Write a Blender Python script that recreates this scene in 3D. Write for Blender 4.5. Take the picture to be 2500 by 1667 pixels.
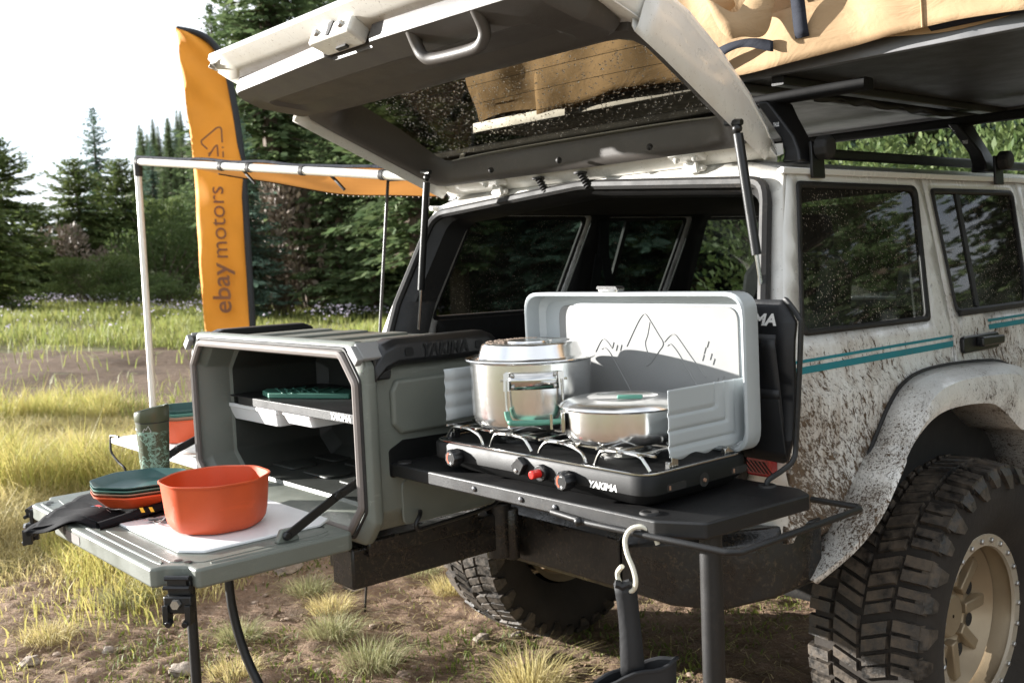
import bpy, bmesh, math, random
import numpy as np
from mathutils import Vector, Matrix, geometry
random.seed(7); rng = np.random.default_rng(7)
scn = bpy.context.scene
for o in list(bpy.data.objects): bpy.data.objects.remove(o)
COL = scn.collection
R_ = math.radians
# ------------------------------------------------------------------ camera
CAM = Vector((2.025, -1.890, 1.465))
cd = bpy.data.cameras.new('camera'); cam = bpy.data.objects.new('camera', cd); COL.objects.link(cam)
Mx = ((0.65425, -0.03377, 0.75552), (0.75516, 0.08382, -0.65019), (-0.04137, 0.99591, 0.08034))
mw = Matrix.Identity(4)
for i in range(3):
    for j in range(3): mw[i][j] = Mx[i][j]
    mw[i][3] = CAM[i]
cam.matrix_world = mw
cd.sensor_width = 36; cd.lens = 35.84; cd.clip_start = 0.05; cd.clip_end = 2000
cd.dof.use_dof = True; cd.dof.focus_distance = 2.35; cd.dof.aperture_fstop = 7.0
scn.camera = cam
FWD = Vector((-0.757, 0.653)); RGT = Vector((0.654, 0.757))
# ------------------------------------------------------------------ world, sun, exposure
SUN = Vector((-0.868, -0.48, 0.185)).normalized()      # towards the sun
el = math.asin(SUN.z); az = math.atan2(SUN.x, SUN.y)
w = bpy.data.worlds.new('World'); scn.world = w; w.use_nodes = True
nt = w.node_tree; nt.nodes.clear()
sky = nt.nodes.new('ShaderNodeTexSky'); sky.sky_type = 'NISHITA'; sky.sun_disc = False
sky.sun_elevation = el; sky.sun_rotation = az; sky.air_density = 1.0; sky.dust_density = 1.5; sky.ozone_density = 2.0; sky.altitude = 2400
# thin high cloud: a broad, soft veil that whitens the whole sky
tc = nt.nodes.new('ShaderNodeTexCoord'); mp = nt.nodes.new('ShaderNodeMapping'); mp.inputs['Scale'].default_value = (1.2, 1.2, 3.5)
nz = nt.nodes.new('ShaderNodeTexNoise'); nz.inputs['Scale'].default_value = 1.6; nz.inputs['Detail'].default_value = 5; nz.inputs['Roughness'].default_value = .55
rp = nt.nodes.new('ShaderNodeMapRange'); rp.inputs[1].default_value = .3; rp.inputs[2].default_value = .62; rp.inputs[3].default_value = .15; rp.inputs[4].default_value = .92
mixw = nt.nodes.new('ShaderNodeMix'); mixw.data_type = 'RGBA'; mixw.inputs['B'].default_value = (8.6, 8.9, 9.2, 1)
bg = nt.nodes.new('ShaderNodeBackground'); bg.inputs['Strength'].default_value = 0.06
ow = nt.nodes.new('ShaderNodeOutputWorld'); L = nt.links.new
L(tc.outputs['Generated'], mp.inputs['Vector']); L(mp.outputs[0], nz.inputs['Vector']); L(nz.outputs['Fac'], rp.inputs[0])
L(rp.outputs[0], mixw.inputs['Factor']); L(sky.outputs[0], mixw.inputs['A']); L(mixw.outputs['Result'], bg.inputs[0]); L(bg.outputs[0], ow.inputs[0])
sl = bpy.data.lights.new('sun', 'SUN'); sl.energy = 5.0; sl.angle = R_(0.6); sl.color = (1.0, .97, .925)
so = bpy.data.objects.new('sun', sl); COL.objects.link(so); so.rotation_euler = SUN.to_track_quat('Z', 'Y').to_euler(); so.location = SUN*30
scn.view_settings.view_transform = 'Standard'; scn.view_settings.look = 'None'; scn.view_settings.gamma = 1
scn.view_settings.exposure = 1.76
scn.render.engine = 'CYCLES'; scn.cycles.max_bounces = 7; scn.cycles.diffuse_bounces = 3; scn.cycles.glossy_bounces = 4; scn.cycles.transparent_max_bounces = 10
# ------------------------------------------------------------------ materials
class NT:
    def __init__(s, name):
        s.m = bpy.data.materials.new(name); s.m.use_nodes = True; s.t = s.m.node_tree; s.t.nodes.clear()
        s.out = s.n('OutputMaterial'); s.b = s.n('BsdfPrincipled'); s.l(s.b.outputs[0], s.out.inputs[0])
        s.tc = s.n('TexCoord'); s.co = s.tc.outputs['Object']
    def n(s, k): return s.t.nodes.new('ShaderNode'+k)
    def l(s, a, b): s.t.links.new(a, b)
    def set(s, k, v):
        i = s.b.inputs[k]
        if hasattr(v, 'is_linked'): s.l(v, i)
        else: i.default_value = v if not isinstance(v, tuple) else (v if len(v) == 4 else v+(1,))
    def noise(s, scale, detail=3, rough=.55, vec=None, dist=0):
        n = s.n('TexNoise'); n.inputs['Scale'].default_value = scale; n.inputs['Detail'].default_value = detail
        n.inputs['Roughness'].default_value = rough; n.inputs['Distortion'].default_value = dist; s.l(vec or s.co, n.inputs['Vector']); return n.outputs['Fac']
    def voro(s, scale, vec=None, out='Distance', feature='F1'):
        n = s.n('TexVoronoi'); n.feature = feature; n.inputs['Scale'].default_value = scale; s.l(vec or s.co, n.inputs['Vector']); return n.outputs[out]
    def map(s, scale=(1, 1, 1), rot=(0, 0, 0), vec=None):
        n = s.n('Mapping'); n.inputs['Scale'].default_value = scale; n.inputs['Rotation'].default_value = rot; s.l(vec or s.co, n.inputs[0]); return n.outputs[0]
    def rng(s, v, a, b, c=0., d=1.):
        n = s.n('MapRange'); s.l(v, n.inputs[0])
        for i, x in enumerate((a, b, c, d)):
            if hasattr(x, 'is_linked'): s.l(x, n.inputs[i+1])
            else: n.inputs[i+1].default_value = x
        return n.outputs[0]
    def math(s, op, a, b=None):
        n = s.n('Math'); n.operation = op
        for i, x in enumerate((a, b)):
            if x is None: continue
            if hasattr(x, 'is_linked'): s.l(x, n.inputs[i])
            else: n.inputs[i].default_value = x
        return n.outputs[0]
    def mix(s, f, a, b):
        n = s.n('Mix'); n.data_type = 'RGBA'
        for k, x in (('Factor', f), ('A', a), ('B', b)):
            i = n.inputs[k] if k != 'Factor' else n.inputs['Factor']
            if hasattr(x, 'is_linked'): s.l(x, i)
            else: i.default_value = x if not isinstance(x, tuple) else (x if len(x) == 4 else x+(1,))
        return n.outputs['Result']
    def xyz(s):
        n = s.n('SeparateXYZ'); s.l(s.co, n.inputs[0]); return n.outputs
    def bump(s, h, strength=.3, dist=.002):
        n = s.n('Bump'); n.inputs['Strength'].default_value = strength; n.inputs['Distance'].default_value = dist; s.l(h, n.inputs['Height']); s.l(n.outputs[0], s.b.inputs['Normal'])
def mat(name, col, rough=.5, metal=0., var=.12, vs=6., bump=0., bs=200., spec=.5, rv=.12, dust=0., coat=0., dcol=(.30, .22, .15), scuff=0.):
    k = NT(name); f = k.noise(vs, 4); c2 = tuple(min(1, c*(1+var)) for c in col); c1 = tuple(c*(1-var) for c in col)
    c = k.mix(k.rng(f, .3, .7), c1, c2); c = k.mix(k.math('MULTIPLY', k.rng(k.noise(330, 3, .7), .52, .68), min(.5, var*2.2)), c, tuple(x*.72 for x in col))
    if scuff: c = k.mix(k.math('MULTIPLY', k.math('MULTIPLY', k.rng(k.noise(38, 5, .75, k.map((1, .12, 1), (0, 0, .5))), .60, .66), k.rng(k.noise(6, 3), .45, .62)), scuff), c, tuple(min(1, x*1.9) for x in col))
    if dust:
        dm = k.math('MULTIPLY', k.rng(k.noise(90, 5, .7), .52, .7), k.rng(k.noise(5, 3), .35, .7)); c = k.mix(k.math('MULTIPLY', dm, dust), c, dcol)
    k.set('Base Color', c); k.set('Metallic', metal); k.set('Specular IOR Level', spec)
    k.set('Roughness', k.rng(k.noise(vs*2.3, 4), .3, .7, max(.02, rough-rv*.5), min(1, rough+rv*.5)))
    if coat: k.set('Coat Weight', coat); k.set('Coat Roughness', .08)
    if bump: k.bump(k.noise(bs, 3), bump, .0015)
    return k.m
def mud_paint(name='muddy_white_paint', radial=True):
    k = NT(name); X_ = k.xyz(); z = X_[2]
    # throw from the rear wheel: coordinates stretched along rays from the hub
    dy = k.math('SUBTRACT', X_[1], .78); dz = k.math('SUBTRACT', z, .40); th = k.math('ARCTAN2', dz, dy); rad = k.math('SQRT', k.math('ADD', k.math('MULTIPLY', dy, dy), k.math('MULTIPLY', dz, dz)))
    cv = k.n('CombineXYZ'); k.l(k.math('MULTIPLY', th, 62.), cv.inputs[0]); k.l(k.math('MULTIPLY', rad, 26.), cv.inputs[1]); k.l(k.math('MULTIPLY', X_[0], 20.), cv.inputs[2]); ray = cv.outputs[0] if radial else k.map((130, 130, 62), (R_(-20), 0, 0))
    low = k.rng(z, 1.55, .85, .0, 1.); near = k.rng(rad, 1.15, .45, 0., 1.)
    b = k.noise(5.5, 5, .62, None, .6); b2 = k.noise(17, 4, .6)
    sp1 = k.noise(1.0, 5, .74, ray, .3); sp2 = k.noise(2.6, 4, .72, ray, .2); sp3 = k.noise(310, 3, .7, k.map((1, 1, .45)))
    amt = k.math('ADD', k.math('MULTIPLY', low, .93 if radial else .67), k.math('MULTIPLY', near, .06 if radial else .0))
    amt = k.math('ADD', amt, k.math('MULTIPLY', k.math('SUBTRACT', b, .5), 1.05))
    amt = k.math('ADD', amt, k.math('MULTIPLY', k.math('SUBTRACT', b2, .5), .45))
    thr = k.rng(amt, 0., 1., .73, .475)
    m1 = k.rng(k.math('SUBTRACT', sp1, thr), .0, .03); m2 = k.math('MULTIPLY', k.rng(k.math('SUBTRACT', sp2, thr), .0, .035), .9)
    m3 = k.math('MULTIPLY', k.rng(sp3, .63, .69), k.rng(amt, .15, .7, .10, .9))
    m = k.math('MAXIMUM', k.math('MAXIMUM', m1, m2), m3)
    drip = k.noise(46, 4, .65, k.map((1, 1, .06)), .2)
    film = k.math('MULTIPLY', k.rng(k.math('ADD', k.math('MULTIPLY', drip, .6), k.math('MULTIPLY', b, .6)), .44, .74), k.rng(amt, .16, .70, .05, .85 if radial else .45))
    c0 = k.mix(film, (.80, .79, .75), (.27, .20, .13))
    mudc = k.mix(k.noise(30, 3), (.07, .046, .027), (.165, .112, .068))
    k.set('Base Color', k.mix(m, c0, mudc))
    k.set('Roughness', k.rng(k.math('MAXIMUM', m, film), 0, 1, .25, .9)); k.set('Coat Weight', k.rng(k.math('MAXIMUM', m, film), 0, .5, .4, .0)); k.bump(m, .8, .004)
    return k.m
def white_paint():
    k = NT('white_paint'); f = k.noise(14, 5, .65); sp = k.rng(k.noise(160, 3, .6), .66, .70)
    c = k.mix(k.math('MULTIPLY', k.rng(f, .5, .75), .35), (.68, .66, .61), (.48, .42, .34))
    k.set('Base Color', k.mix(k.math('MULTIPLY', sp, .7), c, (.16, .11, .07))); k.set('Roughness', k.rng(f, .3, .7, .22, .42)); k.set('Coat Weight', .3)
    return k.m
def glass_mat(name, tint, refl=1.0, dirt=.25, ior=1.5):
    k = NT(name); k.t.nodes.remove(k.b)
    tr = k.n('BsdfTransparent'); tr.inputs[0].default_value = tint+(1,)
    gl = k.n('BsdfGlossy'); gl.inputs['Roughness'].default_value = .02; gl.inputs[0].default_value = (refl, refl, refl, 1)
    fr = k.n('Fresnel'); ge = k.n('NewGeometry'); k.l(k.rng(ge.outputs['Backfacing'], 0, 1, ior, 1/ior), fr.inputs[0]); m = k.n('MixShader'); k.l(fr.outputs[0], m.inputs[0]); k.l(tr.outputs[0], m.inputs[1]); k.l(gl.outputs[0], m.inputs[2])
    df = k.n('BsdfDiffuse'); df.inputs[0].default_value = (.34, .30, .24, 1); m2 = k.n('MixShader')
    sp = k.math('MULTIPLY', k.rng(k.noise(190, 2, .5), .62, .68), k.rng(k.noise(9, 3), .35, .65, .15, 1.))
    film = k.rng(k.noise(4, 4), .3, .8, .005, .05)
    k.l(k.math('MULTIPLY', k.math('ADD', sp, film), dirt), m2.inputs[0]); k.l(m.outputs[0], m2.inputs[1]); k.l(df.outputs[0], m2.inputs[2]); k.l(m2.outputs[0], k.out.inputs[0])
    return k.m
def steel_mat():
    k = NT('brushed_steel'); br = k.noise(20, 2, .5, k.map((.05, .05, 60)))
    k.set('Base Color', (.84, .84, .83)); k.set('Metallic', 1.); k.set('Roughness', k.rng(br, .3, .7, .20, .23)); k.set('Anisotropic', .6); k.set('Anisotropic Rotation', .25)
    tg = k.n('Tangent'); tg.direction_type = 'RADIAL'; tg.axis = 'Z'; k.l(tg.outputs[0], k.b.inputs['Tangent']); return k.m
def leaf_mat(name, ca, cb, rough=.6, trans=.25, tipc=None):
    k = NT(name); g = k.n('NewGeometry'); r = g.outputs['Random Per Island']
    c = k.mix(r, ca, cb); c = k.mix(k.math('MULTIPLY', k.rng(k.noise(.9, 3), .35, .7), .6), c, tuple(x*.62 for x in ca))
    k.set('Base Color', c); k.set('Roughness', rough); k.set('Specular IOR Level', .25)
    t = k.n('BsdfTranslucent'); k.l(c, t.inputs[0]); m = k.n('MixShader'); m.inputs[0].default_value = trans
    k.l(k.b.outputs[0], m.inputs[1]); k.l(t.outputs[0], m.inputs[2]); k.l(m.outputs[0], k.out.inputs[0]); return k.m
MT = {}
MT['mud'] = mud_paint(); MT['mudflare'] = mud_paint('muddy_flare_paint', False); MT['white'] = white_paint()
MT['black_trim'] = mat('black_trim', (.011, .0105, .010), .5, bump=.15, bs=500, dust=.10)
MT['rackblack'] = mat('matt_black_rack', (.008, .008, .008), .7, spec=.15)
MT['rubber'] = mat('black_rubber', (.014, .013, .012), .65, dust=.18)
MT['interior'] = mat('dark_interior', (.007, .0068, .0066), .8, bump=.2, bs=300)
MT['taupe'] = mat('taupe_trim_plastic', (.062, .054, .047), .5, bump=.3, bs=420, var=.08, dust=.12)
MT['blackmetal'] = mat('black_powder_coat', (.0085, .0085, .0087), .46, bump=.25, bs=900, dust=.08)
MT['chrome'] = mat('bright_steel_wire', (.56, .55, .53), .18, 1.0)
MT['steel'] = steel_mat()
MT['boxgreen'] = mat('grey_green_plastic', (.150, .162, .138), .42, bump=.35, bs=520, var=.08, rv=.25, dust=.16, scuff=.5)
MT['boxshade'] = mat('shaded_box_plastic', (.030, .033, .028), .5, bump=.3, bs=500, dust=.06)  # the box's grey green plastic again, inside shade put into the colour
MT['sealgrey'] = mat('dusty_seal', (.19, .165, .15), .75, dust=.4)
MT['handleblack'] = mat('black_plastic', (.009, .009, .0095), .38, bump=.2, bs=700)
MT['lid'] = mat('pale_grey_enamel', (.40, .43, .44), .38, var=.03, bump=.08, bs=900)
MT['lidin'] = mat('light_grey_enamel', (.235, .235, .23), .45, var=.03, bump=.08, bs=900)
MT['stoveblack'] = mat('stove_black_paint', (.008, .008, .008), .48, bump=.1, bs=900, spec=.25)
MT['stovetop'] = mat('glossy_black_enamel', (.03, .03, .032), .12, .6, rv=.08)
MT['orange'] = mat('orange_melamine', (.56, .078, .018), .46, var=.10, bump=.12, bs=420, rv=.2, dust=.06, scuff=.15)
MT['dkgreen'] = mat('dark_green_melamine', (.028, .085, .08), .45, var=.06)
MT['teal'] = mat('sea_green_melamine', (.075, .20, .165), .5, var=.05)
MT['tan'] = mat('tan_melamine', (.30, .17, .11), .5, var=.05)
MT['grip'] = mat('green_silicone', (.07, .22, .16), .5, var=.04)
MT['whiteplastic'] = mat('white_plastic', (.80, .80, .79), .35, var=.02)
MT['board'] = mat('white_cutting_board', (.82, .82, .82), .4, var=.02, bump=.08, bs=260)
MT['cloth'] = mat('black_cloth', (.010, .010, .011), .9, bump=.4, bs=700, spec=.15)
MT['nylon'] = mat('black_nylon', (.010, .0105, .012), .6, bump=.5, bs=60)
MT['print'] = mat('white_print', (.82, .82, .80), .5, var=.02)
MT['yellow'] = mat('yellow_print', (.75, .48, .03), .6)
MT['redprint'] = mat('red_print', (.6, .06, .06), .6)
MT['blueprint'] = mat('blue_print', (.12, .35, .62), .6)
MT['red'] = mat('red_plastic', (.62, .02, .015), .3)
MT['redlens'] = mat('red_lens', (.22, .004, .006), .15, coat=.6, dust=.7)
MT['tealstripe'] = mat('teal_stripe', (.01, .20, .24), .4, dust=.35, var=.08)
MT['olive'] = mat('olive_enamel', (.075, .085, .045), .4, var=.05)
MT['sealgreen'] = mat('pale_green_print', (.27, .42, .32), .5)
MT['cream'] = mat('cream_coated_wire', (.66, .63, .52), .35)
MT['alu'] = mat('pale_aluminium', (.80, .78, .72), .4, .35, var=.04)
MT['railgrey'] = mat('grey_aluminium', (.17, .17, .175), .4, .7)
MT['underside'] = mat('tent_base_sheet', (.024, .023, .022), .45, bump=.45, bs=160, dust=.15)
MT['flag'] = mat('orange_flag_fabric', (.80, .30, .02), .75, var=.07, vs=2.5, bump=.2, bs=400)
MT['brown'] = mat('brown_print', (.20, .075, .03), .7)
MT['rim'] = mat('bronze_wheel', (.34, .265, .17), .42, .45, dust=.5, var=.1)
MT['ring'] = mat('sand_beadlock_ring', (.44, .38, .29), .45, .3, dust=.5, var=.1)
MT['tyre'] = mat('muddy_tyre', (.014, .0125, .011), .6, bump=.6, bs=120, dust=.9, dcol=(.16, .115, .075), var=.3)
k = NT('muddy_tyre'); f1 = k.noise(38, 5, .7); f2 = k.noise(9, 3); dm = k.math('MULTIPLY', k.rng(k.math('ADD', k.math('MULTIPLY', f1, .6), k.math('MULTIPLY', f2, .5)), .46, .68), .8); k.set('Base Color', k.mix(dm, (.013, .012, .011), (.125, .096, .068))); k.set('Roughness', k.rng(dm, 0, .8, .42, .9)); k.bump(k.noise(120, 4), .6, .003); MT['tyre'] = k.m
MT['tyremud'] = mat('dirt_in_tread', (.022, .017, .0125), .9, bump=.8, bs=90, var=.3)
MT['axle'] = mat('dirty_chassis', (.009, .008, .007), .85, dust=.15, bump=.4, bs=90)
MT['bumper'] = mat('wet_muddy_bumper', (.011, .010, .009), .34, bump=.5, bs=110, dust=.85, dcol=(.12, .085, .05), rv=.4)
MT['paleseat'] = mat('grey_headliner', (.018, .017, .016), .9)
MT['bolt'] = mat('zinc_bolt', (.45, .44, .42), .35, .9)
MT['wglass'] = glass_mat('tinted_side_glass', (.21, .235, .22), .75, .9)
MT['hglass'] = glass_mat('tinted_tailgate_glass', (.24, .22, .17), .9, .16)
MT['drop'] = None
k = NT('rain_drop'); k.set('Base Color', (1., 1., 1.)); k.set('Roughness', .0); k.set('Transmission Weight', 1.0); k.set('IOR', 1.33); MT['drop'] = k.m
def canvas_mat(name, c, trans=.0):
    k = NT(name); f = k.noise(3.5, 4, .6); k.set('Base Color', k.mix(k.rng(f, .3, .7), tuple(x*.85 for x in c), tuple(min(1, x*1.1) for x in c)))
    k.set('Roughness', .85); k.set('Specular IOR Level', .2); wr = k.noise(7, 4, .55, k.map((1, 1, 1.8), (.3, .5, .2)), 1.2); k.bump(k.math('ADD', k.math('MULTIPLY', k.noise(420, 2), .04), wr), .28, .03)
    if trans:
        t = k.n('BsdfTranslucent'); t.inputs[0].default_value = c+(1,); m = k.n('MixShader'); m.inputs[0].default_value = trans
        k.l(k.b.outputs[0], m.inputs[1]); k.l(t.outputs[0], m.inputs[2]); k.l(m.outputs[0], k.out.inputs[0])
    return k.m
MT['canvas'] = canvas_mat('tan_canvas', (.39, .265, .15)); MT['awncloth'] = canvas_mat('orange_tan_awning', (.62, .27, .07), .6)
MT['led'] = mat('white_edge_tape', (.75, .75, .72), .5)
MT['darkcanvas'] = canvas_mat('navy_canvas', (.022, .025, .035))
# ------------------------------------------------------------------ mesh helpers
def V(*a): return Vector(a)
class MB:
    def __init__(s): s.v = []; s.f = []
    def add(s, vs, fs):
        b = len(s.v); s.v += [tuple(x) for x in vs]; s.f += [tuple(i+b for i in f) for f in fs]; return s
    def box(s, lo, hi):
        x0, y0, z0 = lo; x1, y1, z1 = hi
        return s.add([(x0,y0,z0),(x1,y0,z0),(x1,y1,z0),(x0,y1,z0),(x0,y0,z1),(x1,y0,z1),(x1,y1,z1),(x0,y1,z1)], [(0,3,2,1),(4,5,6,7),(0,1,5,4),(1,2,6,5),(2,3,7,6),(3,0,4,7)])
    def obox(s, c, ax, ay, az_, h):                       # oriented box: centre, three unit axes, half sizes
        c = Vector(c); ax = Vector(ax)*h[0]; ay = Vector(ay)*h[1]; az_ = Vector(az_)*h[2]
        vs = [c+ax*i+ay*j+az_*k2 for k2 in (-1, 1) for i, j in ((-1,-1),(1,-1),(1,1),(-1,1))]
        return s.add(vs, [(0,3,2,1),(4,5,6,7),(0,1,5,4),(1,2,6,5),(2,3,7,6),(3,0,4,7)])
    def bar(s, a, b, wv, w, t):                           # flat bar from a to b; wv: width direction
        a = Vector(a); b = Vector(b); d = (b-a).normalized(); wv = Vector(wv); wv = (wv-d*wv.dot(d)).normalized(); n = d.cross(wv)
        return s.obox((a+b)/2, d, wv, n, ((b-a).length/2, w/2, t/2))
    def tube(s, pts, r, seg=10, closed=False, cap=True, up=None):
        pts = [Vector(p) for p in pts]; n = len(pts); rs = r if isinstance(r, (list, tuple)) else [r]*n
        b = len(s.v); prev = None
        for i, p in enumerate(pts):
            if closed: d = pts[(i+1) % n]-pts[i-1]
            else: d = pts[min(i+1, n-1)]-pts[max(i-1, 0)]
            d.normalize()
            if prev is None:
                u = Vector((0, 0, 1)) if abs(d.z) < .9 else Vector((1, 0, 0)); u = (u-d*u.dot(d)).normalized()
            else:
                u = prev-d*prev.dot(d); u.normalize()
            prev = u; q = d.cross(u)
            for j in range(seg):
                a = 2*math.pi*j/seg; s.v.append(tuple(p+(u*math.cos(a)+q*math.sin(a))*rs[i]))
        m = n if closed else n-1
        for i in range(m):
            for j in range(seg):
                i2 = (i+1) % n; s.f.append((b+i*seg+j, b+i*seg+(j+1) % seg, b+i2*seg+(j+1) % seg, b+i2*seg+j))
        if cap and not closed:
            s.f.append(tuple(b+j for j in range(seg))[::-1]); s.f.append(tuple(b+(n-1)*seg+j for j in range(seg)))
        return s
    def lathe(s, prof, c, seg=32, ax='z', cap=False):
        c = Vector(c); b = len(s.v); n = len(prof)
        for r, h in prof:
            for j in range(seg):
                a = 2*math.pi*j/seg; x, y = r*math.cos(a), r*math.sin(a)
                s.v.append(tuple(c+(Vector((x, y, h)) if ax == 'z' else Vector((h, x, y)) if ax == 'x' else Vector((x, h, y)))))
        for i in range(n-1):
            for j in range(seg): s.f.append((b+i*seg+j, b+i*seg+(j+1) % seg, b+(i+1)*seg+(j+1) % seg, b+(i+1)*seg+j))
        if cap: s.f.append(tuple(b+j for j in range(seg))[::-1]); s.f.append(tuple(b+(n-1)*seg+j for j in range(seg)))
        return s
    def loft(s, rings, closed=True, cap=True):
        b = len(s.v); n = len(rings[0])
        for r in rings: s.v += [tuple(p) for p in r]
        for i in range(len(rings)-1):
            for j in range(n if closed else n-1): s.f.append((b+i*n+j, b+i*n+(j+1) % n, b+(i+1)*n+(j+1) % n, b+(i+1)*n+j))
        if cap and closed: s.f.append(tuple(b+j for j in range(n))[::-1]); s.f.append(tuple(b+(len(rings)-1)*n+j for j in range(n)))
        return s
    def prism(s, poly, mapf, h0, h1):                     # 2-D polygon extruded from h0 to h1; mapf(u, v, h) -> world
        return s.loft([[mapf(u, v, h0) for u, v in poly], [mapf(u, v, h1) for u, v in poly]])
    def ball(s, c, r, seg=10, rings=6, sq=(1, 1, 1)):
        c = Vector(c); pr = []
        for i in range(rings+1):
            a = -math.pi/2+math.pi*i/rings; pr.append((max(1e-4, r*math.cos(a)), r*math.sin(a)))
        b = len(s.v); s.lathe(pr, (0, 0, 0), seg)
        for i in range(b, len(s.v)):
            x, y, z = s.v[i]; s.v[i] = (c.x+x*sq[0], c.y+y*sq[1], c.z+z*sq[2])
        return s
    def build(s, name, m, parent=None, smooth=None, bevel=0, seg=2, solid=0, sub=0, ang=35, off=-1):
        me = bpy.data.meshes.new(name); me.from_pydata(s.v, [], s.f); me.validate()
        bm = bmesh.new(); bm.from_mesh(me); bmesh.ops.recalc_face_normals(bm, faces=bm.faces); bm.to_mesh(me); bm.free()
        return mobj(name, me, m, parent, smooth, bevel, seg, solid, sub, ang, off)
def mobj(name, me, m, parent=None, smooth=None, bevel=0, seg=2, solid=0, sub=0, ang=35, off=-1):
    me.materials.append(MT[m] if isinstance(m, str) else m)
    o = bpy.data.objects.new(name, me); COL.objects.link(o)
    if parent is not None:
        o.parent = parent
        if parent.type == 'EMPTY': o.matrix_parent_inverse = Matrix.Translation(-parent.location)
    if solid: q = o.modifiers.new('solid', 'SOLIDIFY'); q.thickness = solid; q.offset = off
    if bevel: q = o.modifiers.new('bevel', 'BEVEL'); q.width = bevel; q.segments = seg; q.limit_method = 'ANGLE'; q.angle_limit = R_(ang); q.harden_normals = False
    if sub: q = o.modifiers.new('sub', 'SUBSURF'); q.levels = sub; q.render_levels = sub
    if smooth is None: smooth = True
    if smooth:
        me.polygons.foreach_set('use_smooth', [True]*len(me.polygons))
        if not sub: me.set_sharp_from_angle(angle=R_(40))
    return o
def tag(o, label, cat, group=None):
    o['label'] = label; o['category'] = cat
    if group: o['group'] = group
    return o
def thing(name, label, cat, loc=(0, 0, 0), group=None):
    o = bpy.data.objects.new(name, None); COL.objects.link(o); o.location = loc; o.empty_display_size = .05
    return tag(o, label, cat, group)
def struct(o, kind='structure'): o['kind'] = kind; return o
def rpoly(pts, r, seg=5):                                  # polygon with rounded corners; r scalar or list
    out = []; n = len(pts); rs = r if isinstance(r, (list, tuple)) else [r]*n
    for i in range(n):
        p = Vector(pts[i]); a = Vector(pts[i-1])-p; b = Vector(pts[(i+1) % n])-p; rr = rs[i]
        if rr <= 1e-6: out.append(tuple(p)); continue
        la, lb = a.length, b.length; a.normalize(); b.normalize(); th = math.acos(max(-1, min(1, a.dot(b))))
        d = min(rr/math.tan(th/2), la*.49, lb*.49); A = p+a*d; B = p+b*d
        for k2 in range(seg+1):
            t = k2/seg; out.append(tuple(A*(1-t)**2+p*(2*t*(1-t))+B*t*t))
    return out
def rect(x0, y0, x1, y1): return [(x0, y0), (x1, y0), (x1, y1), (x0, y1)]
def dens(poly, step, closed=True):
    out = []; n = len(poly)
    for i in range(n if closed else n-1):
        a = Vector(poly[i]); b = Vector(poly[(i+1) % n]); m = max(1, int((b-a).length/step))
        for j in range(m): out.append(tuple(a+(b-a)*(j/m)))
    if not closed: out.append(tuple(poly[-1]))
    return out
def inpoly(x, y, P):
    c = False; n = len(P); j = n-1
    for i in range(n):
        xi, yi = P[i][0], P[i][1]; xj, yj = P[j][0], P[j][1]
        if (yi > y) != (yj > y) and x < (xj-xi)*(y-yi)/(yj-yi)+xi: c = not c
        j = i
    return c
def pdist(x, y, P):
    return min((x-p[0])**2+(y-p[1])**2 for p in P)**.5
def panel(mb, outer, holes, mapf, step=.04, h=None):       # triangulated sheet with holes, mapped to 3-D
    outer = dens(outer, step); holes = [dens(q, step) for q in holes]
    co = []; ed = []
    for P in [outer]+holes:
        b = len(co); co += [Vector(p) for p in P]; ed += [(b+i, b+(i+1) % len(P)) for i in range(len(P))]
    allb = outer+[p for q in holes for p in q]
    xs = [p[0] for p in outer]; ys = [p[1] for p in outer]; x = min(xs)+step/2
    while x < max(xs):
        y = min(ys)+step/2
        while y < max(ys):
            if inpoly(x, y, outer) and not any(inpoly(x, y, q) for q in holes) and pdist(x, y, allb) > step*.45: co.append(Vector((x, y)))
            y += step
        x += step
    vs, _, fs, *_ = geometry.delaunay_2d_cdt(co, ed, [], 0, 1e-6)
    keep = []
    for f in fs:
        cx = sum(vs[i].x for i in f)/len(f); cy = sum(vs[i].y for i in f)/len(f)
        if inpoly(cx, cy, outer) and not any(inpoly(cx, cy, q) for q in holes): keep.append(f)
    return mb.add([mapf(q.x, q.y) for q in vs], keep)
def interp(x, T):
    if x <= T[0][0]: return T[0][1]
    for (a, b), (c, d) in zip(T, T[1:]):
        if x <= c: return b+(d-b)*(x-a)/(c-a)
    return T[-1][1]
def smooth_curve(pts, n=6):                                # Catmull-Rom through 3-D points
    P = [Vector(p) for p in pts]; out = []
    for i in range(len(P)-1):
        a = P[max(i-1, 0)]; b = P[i]; c = P[i+1]; d = P[min(i+2, len(P)-1)]
        for j in range(n):
            t = j/n; out.append(.5*((2*b)+(c-a)*t+(2*a-5*b+4*c-d)*t*t+(3*b-a-3*c+d)*t**3))
    out.append(P[-1]); return out
def lettering(name, txt, size, mapf, m, parent, depth=.0006, bold=.02, shear=0., align='CENTER', space=1.0, width=None):
    cu = bpy.data.curves.new(name, 'FONT'); cu.body = txt; cu.size = size; cu.align_x = align; cu.align_y = 'CENTER'; cu.offset = bold*size; cu.shear = shear; cu.extrude = 0; cu.space_character = space; cu.resolution_u = 3
    t = bpy.data.objects.new(name, cu); COL.objects.link(t); dg = bpy.context.evaluated_depsgraph_get(); me = bpy.data.meshes.new_from_object(t.evaluated_get(dg)); bpy.data.objects.remove(t); bpy.data.curves.remove(cu)
    vs = [v.co.copy() for v in me.vertices]; fs = [tuple(p.vertices) for p in me.polygons]; bpy.data.meshes.remove(me)
    if width:
        x0 = min(v.x for v in vs); x1 = max(v.x for v in vs); sc = width/(x1-x0)
        for v in vs: v.x *= sc
    b = MB(); n = len(vs)
    b.add([mapf(v.x, v.y, depth) for v in vs], fs)
    return b.build(name, m, parent, smooth=False)
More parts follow.
